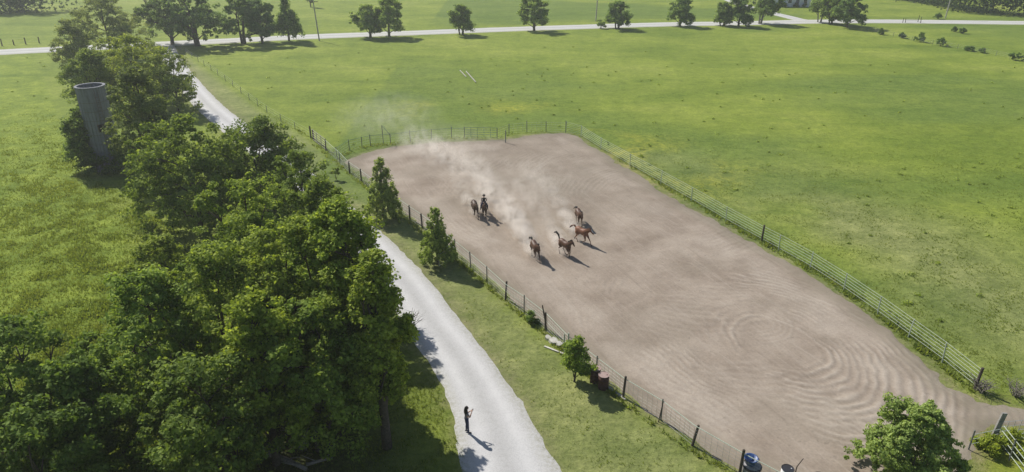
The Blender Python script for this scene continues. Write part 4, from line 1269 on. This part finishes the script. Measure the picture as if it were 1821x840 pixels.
def person(name, label, loc, rz, J, hairstyle, cloth, hat=None, voxel=0.0085, group=None):
    """J: joints; body is one continuous skin, coloured by the nearest limb"""
    root = empty(name, loc, rz); tag(root, label, 'person', group)
    mb = MB(); segs = []

    def seg(pts, rad, mat, n=10):
        mb.tube(pts, rad, n)
        P_ = [Vector(p if not isinstance(p, (list,)) else p) for p in pts]
        for a, b in zip(P_[:-1], P_[1:]): segs.append((a, b, mat))
    pel, chest, neck, head = (Vector(J[k]) for k in ('pelvis', 'chest', 'neck', 'head'))
    mid = pel.lerp(chest, .5)
    seg([pel + Vector((0, 0, -.07)), pel, pel + Vector((0, 0, .07))], [(.13, .10), (.165, .115), (.15, .105)], 1, 14)
    seg([pel + Vector((0, 0, .06)), mid, chest, chest.lerp(neck, .75)], [(.145, .10), (.13, .095), (.16, .105), (.10, .07)], 0, 14)
    seg([chest.lerp(neck, .8), neck.lerp(head, .5)], [.055, .05], 2)
    mb.ball(head, (.088, .076, .115), 14, 10); segs.append((head + Vector((0, 0, -.05)), head + Vector((0, 0, .06)), 2))
    f = Vector(J.get('face', (1, 0, 0))).normalized(); s_ = Vector((0, 0, 1)).cross(f).normalized()
    mb.ball(head + f * .055 - Vector((0, 0, .065)), (.045, .045, .04), 8, 6)                   # jaw
    mb.tube([head + f * .085 + Vector((0, 0, .012)), head + f * .112 - Vector((0, 0, .025))], [.008, .015], 6)   # nose
    for q in (-1, 1):
        mb.ball(head + s_ * q * .083 - Vector((0, 0, .01)), (.02, .014, .03), 6, 5)
        sh, el, wr = (Vector(J[k + ('l' if q > 0 else 'r')]) for k in ('sh', 'el', 'wr'))
        seg([sh, sh.lerp(el, .5)], [.052, .046], 0)
        seg([sh.lerp(el, .5), el], [.042, .037], 0 if cloth == 'long' else 2)
        seg([el, el.lerp(wr, .4), wr], [.037, .037, .024], 0 if cloth == 'long' else 2)
        hd = (wr - el).normalized()
        hand(mb, wr, hd, q, J.get('palm', (0, 0, -1)), .7); segs.append((wr, wr + hd * .17, 2))
        hp_, kn, an, to = (Vector(J[k + ('l' if q > 0 else 'r')]) for k in ('hip', 'kn', 'an', 'toe'))
        seg([hp_, hp_.lerp(kn, .4), kn], [.088, .078, .056], 1)
        seg([kn, kn.lerp(an, .35), an], [.054, .055, .036], 1)
        seg([an + Vector((0, 0, -.02)), an.lerp(to, .5) + Vector((0, 0, -.015)), to], [(.036, .04), (.042, .034), (.032, .024)], 3)
        mb.ball(an - (to - an) * .25 - Vector((0, 0, .03)), (.035, .035, .035), 8, 6)
    me = remeshed(mb, 'body', voxel, 2)
    co = np.empty(len(me.polygons) * 3, dtype=np.float32); me.polygons.foreach_get('center', co); co = co.reshape(-1, 3)
    best = np.full(len(co), 9.0); mi = np.zeros(len(co), dtype=np.int32)
    for a, b, m_ in segs:
        a = np.array(a); b = np.array(b); ab = b - a
        t_ = np.clip(((co - a) @ ab) / max(ab @ ab, 1e-9), 0, 1)
        d_ = np.linalg.norm(co - a - t_[:, None] * ab, axis=1)
        k_ = d_ < best; best[k_] = d_[k_]; mi[k_] = m_
    for m_ in (J['top'], 'denim', 'skin', 'shoe'): me.materials.append(M[m_])
    me.polygons.foreach_set('material_index', mi); me.update()
    link(bpy.data.objects.new('body', me), root)
    hm = MB()
    hm.ball(head + Vector((0, 0, .022)) - f * .018, (.098, .09, .108), 14, 10)
    if hairstyle == 'long':
        for k in range(9):
            a = (k - 4) / 4 * 1.15
            dr_ = (-f * math.cos(a) + s_ * math.sin(a))
            hm.tube([head + dr_ * .075 + Vector((0, 0, .05)), head + dr_ * .11 - Vector((0, 0, .09)), head + dr_ * .105 - f * .02 - Vector((0, 0, .22)), head + dr_ * .06 - f * .06 - Vector((0, 0, .36))], [.035, .042, .038, .012], 7)
    hme = remeshed(hm, 'hair', 0.014, 2); hme.materials.append(M['hair'])
    # keep the face clear
    bmh = bmesh.new(); bmh.from_mesh(hme)
    kill = [v for v in bmh.verts if (v.co - head).dot(f) > .035 and (v.co - head).z < .06]
    bmesh.ops.delete(bmh, geom=kill, context='VERTS'); bmh.to_mesh(hme); bmh.free()
    link(bpy.data.objects.new('hair', hme), root)
    for q in (-1, 1):
        MB().ball(head + f * .083 + s_ * q * .032 + Vector((0, 0, .012)), .011, 6, 5).build('eye', M['eye'], root)
    MB().tube([head + f * .098 + s_ * -.022 - Vector((0, 0, .055)), head + f * .102 - Vector((0, 0, .056)), head + f * .098 + s_ * .022 - Vector((0, 0, .055))], [.004, .007, .004], 5).build('mouth', M['leather'], root)
    return root


WOMAN = dict(pelvis=(0, 0, .93), chest=(.01, 0, 1.25), neck=(.01, 0, 1.42), head=(.03, 0, 1.57), face=(.96, .2, .08), top='grey_shirt', palm=(0, 0, 1),
             shl=(.0, .17, 1.36), ell=(.10, .19, 1.10), wrl=(.25, .11, 1.24), shr=(.0, -.17, 1.36), elr=(.12, -.20, 1.10), wrr=(.27, -.04, 1.28),
             hipl=(0, .085, .90), knl=(.02, .09, .49), anl=(-.01, .095, .09), toel=(.15, .11, .03), hipr=(0, -.085, .90), knr=(.04, -.09, .49), anr=(.05, -.095, .09), toer=(.21, -.10, .03))
wx_, wy_ = gp(830.5, 771)
wom = person('person', 'person with long dark hair, grey top and dark jeans standing on the driveway', (wx_, wy_, 0.045), 0.35, WOMAN, 'long', 'short')
ph = MB().box((0, 0, 0), (.012, .15, .075)).build('phone', M['black_plastic'])
ph.location = wom.matrix_basis @ Vector((.385, .03, 1.37)); ph.rotation_euler = (0, -.2, .35)
tag(ph, 'dark phone held up by the person on the driveway', 'phone')

RIDER = dict(pelvis=(0, 0, 1.60), chest=(.05, 0, 1.92), neck=(.07, 0, 2.08), head=(.10, 0, 2.23), face=(1, 0, -.05), top='dark_shirt', palm=(0, 0, -1),
             shl=(.05, .19, 2.02), ell=(.12, .26, 1.76), wrl=(.36, .10, 1.68), shr=(.05, -.19, 2.02), elr=(.12, -.26, 1.76), wrr=(.36, -.10, 1.68),
             hipl=(.02, .10, 1.56), knl=(.32, .34, 1.27), anl=(.14, .37, .86), toel=(.31, .39, .82), hipr=(.02, -.10, 1.56), knr=(.32, -.34, 1.27), anr=(.14, -.37, .86), toer=(.31, -.39, .82))
rz2 = math.atan2(-1, .14)
person('person', 'rider in dark clothes and brimmed hat sitting on the brown horse', (H2[0], H2[1], ARZ), rz2, RIDER, 'short', 'long').scale = (HS,) * 3
hatm = MB().lathe([(.17, 0), (.175, .012), (.10, .02), (.095, .09), (.07, .115), (.03, .11)], 18)
hat = hatm.build('hat', M['black_hair'], None, True)
hat.location = Matrix.Translation((H2[0], H2[1], ARZ)) @ Matrix.Rotation(rz2, 4, 'Z') @ Vector((.09 * HS, 0, 2.30 * HS)); hat.scale = (HS,) * 3; tag(hat, 'dark brimmed hat on the head of the rider', 'hat')
sad = empty('saddle', (H2[0], H2[1], ARZ), rz2); sad.scale = (HS,) * 3; tag(sad, 'brown leather saddle under the rider', 'saddle')
MB().tube([(-.30, 0, 1.53), (-.12, 0, 1.50), (.08, 0, 1.49), (.22, 0, 1.52)], [(.20, .06), (.19, .05), (.17, .05), (.13, .06)], 12).build('seat', M['leather'], sad, True)
MB().tube([(.22, 0, 1.52), (.25, 0, 1.64)], [.035, .045], 8).build('horn', M['leather'], sad, True)
for q in (-1, 1):
    MB().box((.08, q * .315, 1.22), (.34, .02, .5), Matrix.Rotation(q * -.06, 3, 'X')).build('fender', M['leather'], sad)
    MB().tube([(.16, q * .33, .98), (.15, q * .31, .86), (.15, q * .43, .86), (.16, q * .37, .98)], .014, 5).build('stirrup', M['leather'], sad)

# ------------------------------------------------------------------ grass blades over the meadows and verge
rs = np.random.RandomState(12)
NCAND = 420000
u = rs.rand(NCAND)
Dm, DM = 23.0, 115.0
Yg = Dm * (DM / Dm) ** (u ** 0.9)
Xg = (rs.rand(NCAND) * 2 - 1) * (Yg * 0.80 + 2)
dd, dr, da = ground_masks(Xg, Yg)
ok = (da > 0.15 + rs.rand(NCAND) * 0.5) & (dd > 1.75 + rs.rand(NCAND) * 0.7) & (dr > 3.0)
vin = inside(Xg, Yg, verge_poly)
lf = inside(Xg, Yg, fx(((-300, 110), (60, 100), (140, 300), (330, 420), (500, 700), (400, 1000), (-300, 1000))))
fl, _ = poly_dist(Xg, Yg, FENCE_L); frt, _ = poly_dist(Xg, Yg, fx(RIGHT)); ffr, _ = poly_dist(Xg, Yg, fx(FAR)); fw, _ = poly_dist(Xg, Yg, WIRE_LINE)
nearf = np.minimum(np.minimum(fl, frt), np.minimum(ffr, fw))
patch = fbm(Xg, Yg, 1.4, 83)
prob = 0.45 + 0.4 * sstep(0.35, 0.65, patch); prob = np.where(vin, 0.30 * prob, prob); prob = np.where(nearf < 0.6, 1.0, prob); prob = np.where(lf, prob, prob * np.where(Xg > 5, 0.4, 0.6))
ok &= rs.rand(NCAND) < prob * (1 - 0.85 * sstep(70, 114, Yg))
Xg, Yg, vin, lf, nearf, patch = (a[ok] for a in (Xg, Yg, vin, lf, nearf, patch))
n = len(Xg)
big = np.where(lf, 1.1, 0.55); big = np.where(vin, 0.42, big); big = np.where(nearf < 0.5, 1.5, big); big = big * (1 - 0.75 * sstep(60, 112, Yg))
hgt = (0.07 + 0.16 * rs.rand(n) * sstep(0.3, 0.7, patch) + 0.05 * rs.rand(n)) * big
wid = hgt * rs.uniform(0.35, 0.8, n)
ang = rs.rand(n) * 6.283
VV = np.empty((n, 3, 3, 3), dtype=np.float32)
for k in range(3):
    a = ang + k * 2.1 + rs.rand(n) * 0.6
    cx_, sx_ = np.cos(a), np.sin(a)
    ox, oy = Xg + cx_ * wid * 0.25, Yg + sx_ * wid * 0.25
    VV[:, k, 0] = np.stack([ox - sx_ * wid * 0.42, oy + cx_ * wid * 0.42, np.full(n, -0.01)], -1)
    VV[:, k, 1] = np.stack([ox + sx_ * wid * 0.42, oy - cx_ * wid * 0.42, np.full(n, -0.01)], -1)
    VV[:, k, 2] = np.stack([ox + cx_ * wid * 0.8 + rs.randn(n) * 0.02, oy + sx_ * wid * 0.8 + rs.randn(n) * 0.02, hgt * rs.uniform(0.7, 1.1, n)], -1)
gv = np.clip(0.55 + 0.18 * rs.randn(n) + 0.5 * (fbm(Xg, Yg, 5, 91) - 0.5), 0, 1)
M['grass'] = leaf_mat('grass', (0.115, 0.165, 0.028), (0.185, 0.240, 0.046), (0.265, 0.305, 0.080), 0.5)
go = link(bpy.data.objects.new('grass', np_mesh('grass', VV.reshape(-1, 3), np.arange(n * 9).reshape(-1, 3), [M['grass']], False, attr={'v': ('FACE', np.repeat(gv, 3))})))
tag(go, 'uneven green grass blades over the meadows and verges', 'grass', kind='stuff')
print('grass tufts', n)

# coarse dark weeds scattered over the pastures
wN = 620
Yw = 40 * (150 / 40) ** rs.rand(wN); Xw = (rs.rand(wN) * 2 - 1) * (Yw * 0.8)
dd, dr, da = ground_masks(Xw, Yw)
k_ = (da > 1.5) & (dd > 3.5) & (dr > 4) & ~inside(Xw, Yw, verge_poly) & (rs.rand(wN) < 0.25 + 0.75 * sstep(0.45, 0.6, fbm(Xw, Yw, 16, 97)))
Xw, Yw = Xw[k_], Yw[k_]; m = len(Xw); per = 26
sz = rs.uniform(0.12, 0.34, m)
ci = np.repeat(np.arange(m), per)
off = rs.randn(m * per, 3) * sz[ci][:, None] * np.array([0.5, 0.5, 0.28]); off[:, 2] = np.abs(off[:, 2]) + 0.03
C = np.stack([Xw[ci], Yw[ci], np.zeros(m * per)], -1) + off
Vv, Ff = leaf_quads(C, unit(off + rs.randn(m * per, 3) * 0.2 + np.array([0, 0, .2])), 0.16 * rs.uniform(0.6, 1.4, m * per), rs)
wo = link(bpy.data.objects.new('weeds', np_mesh('weeds', Vv, Ff, [M['leaf']], False, attr={'v': ('FACE', np.clip(0.35 + 0.2 * rs.randn(m * per), 0, 1))})))
wo.color = (1.7, 1.6, 1.3, 1)
tag(wo, 'low dark weed clumps dotted over the pastures', 'weeds', kind='stuff')

# ------------------------------------------------------------------ dust kicked up by the horses
def dust_mat(name, dens, seed):
    m = bpy.data.materials.new(name); m.use_nodes = True
    nt = m.node_tree; nt.nodes.clear()
    out = nt.nodes.new('ShaderNodeOutputMaterial'); pv = nt.nodes.new('ShaderNodeVolumePrincipled')
    pv.inputs['Color'].default_value = (0.94, 0.89, 0.83, 1); pv.inputs['Anisotropy'].default_value = 0.2
    tc = nt.nodes.new('ShaderNodeTexCoord'); ln = nt.nodes.new('ShaderNodeVectorMath'); ln.operation = 'LENGTH'
    nt.links.new(tc.outputs['Object'], ln.inputs[0])
    mr = nt.nodes.new('ShaderNodeMapRange'); mr.inputs[1].default_value = 1.0; mr.inputs[2].default_value = 0.15; mr.inputs[3].default_value = 0.0; mr.inputs[4].default_value = 1.0
    nt.links.new(ln.outputs['Value'], mr.inputs[0])
    ge = nt.nodes.new('ShaderNodeNewGeometry'); nz = nt.nodes.new('ShaderNodeTexNoise'); nz.inputs['Scale'].default_value = 1.1; nz.inputs['Detail'].default_value = 5; nz.inputs['Roughness'].default_value = 0.6; nz.inputs['Distortion'].default_value = 0.7
    nt.links.new(ge.outputs['Position'], nz.inputs['Vector'])
    nr = nt.nodes.new('ShaderNodeMapRange'); nr.inputs[1].default_value = 0.42; nr.inputs[2].default_value = 0.68; nr.inputs[3].default_value = 0.0; nr.inputs[4].default_value = dens
    nt.links.new(nz.outputs['Fac'], nr.inputs[0])
    mu = nt.nodes.new('ShaderNodeMath'); mu.operation = 'MULTIPLY'
    nt.links.new(mr.outputs[0], mu.inputs[0]); nt.links.new(nr.outputs[0], mu.inputs[1])
    nt.links.new(mu.outputs[0], pv.inputs['Density']); nt.links.new(pv.outputs[0], out.inputs['Volume'])
    return m


M['dust_thick'] = dust_mat('dust_thick', 1.5, 1)
M['dust_thin'] = dust_mat('dust_thin', 0.30, 2)
M['dust_haze'] = dust_mat('dust_haze', 0.085, 3)
PUFF = {k: MB().ball((0, 0, 0), 1.0, 16, 10).mesh('dust', M[k]) for k in ('dust_thick', 'dust_thin', 'dust_haze')}
puffs = []
def trail(pts, n, r0, r1, h0, h1):
    for i in range(n):
        f = i / (n - 1)
        j = min(int(f * (len(pts) - 1)), len(pts) - 2); g = f * (len(pts) - 1) - j
        q = (pts[j][0] + (pts[j + 1][0] - pts[j][0]) * g, pts[j][1] + (pts[j + 1][1] - pts[j][1]) * g)
        puffs.append((q, (r0 + (r1 - r0) * f, (r0 + (r1 - r0) * f) * 2.2, h0 + (h1 - h0) * f), 'dust_thick' if f < 0.5 else 'dust_thin'))
trail(((947, 455), (930, 425), (905, 385), (868, 340), (815, 297), (745, 268)), 11, 0.75, 2.7, 0.65, 1.5)
trail(((996, 450), (990, 428), (965, 392), (930, 350)), 7, 0.55, 1.5, 0.5, 0.9)
trail(((1024, 424), (1008, 398), (985, 362), (950, 318)), 7, 0.6, 1.7, 0.55, 1.0)
trail(((842, 382), (830, 356), (806, 318)), 4, 0.55, 1.6, 0.5, 1.0)
trail(((858, 376), (862, 342), (850, 312)), 4, 0.7, 1.9, 0.7, 1.2)
puffs = list(puffs) + [((900, 350), (5, 8, 1.8), 'dust_haze'), ((800, 285), (7, 9, 2.2), 'dust_haze'), ((980, 340), (4.5, 8, 1.6), 'dust_haze'), ((690, 235), (8, 9, 2.8), 'dust_haze'),]
for i, (q, s_, k) in enumerate(puffs):
    o = link(bpy.data.objects.new('dust', PUFF[k]))
    o.location = (*gp(*q), s_[2] * 0.72); o.scale = s_; o.rotation_euler = (0, 0, 0.28)
    tag(o, 'pale dust hanging behind the galloping horses', 'dust', 'dust clouds in the arena', 'stuff')

# ------------------------------------------------------------------ air
hz = bpy.data.materials.new('haze'); hz.use_nodes = True
nt = hz.node_tree; nt.nodes.clear()
out = nt.nodes.new('ShaderNodeOutputMaterial'); pv = nt.nodes.new('ShaderNodeVolumePrincipled')
pv.inputs['Color'].default_value = (0.93, 0.95, 1.0, 1); pv.inputs['Density'].default_value = 0.00042; pv.inputs['Anisotropy'].default_value = 0.3
nt.links.new(pv.outputs[0], out.inputs['Volume'])
hb = MB().box((0, 150, 12.8), (700, 700, 27.6)).build('haze', hz)
tag(hb, 'thin pale summer haze over the farm', 'haze', kind='stuff')


for i, (q, H, r_, lab) in enumerate((((1757, 800), 0.8, 0.6, 'yellow-green weedy bush at the foot of the pale corner post'), ((1798, 800), 0.75, 0.8, 'yellow-green bush behind the corral rails, middle of three'), ((1826, 812), 0.7, 0.7, 'yellow-green bush cut by the right edge at the corral'))):
    tree('shrub', lab, gp(*q), H, r_, 0.03, 560 + i, 'round', 6, 60, 40, 0.13, 0.18, (1.35, 1.25, 0.7), trunk_r=0.02, cat='bush', limbs=3, group='yellow-green bushes by the corral')
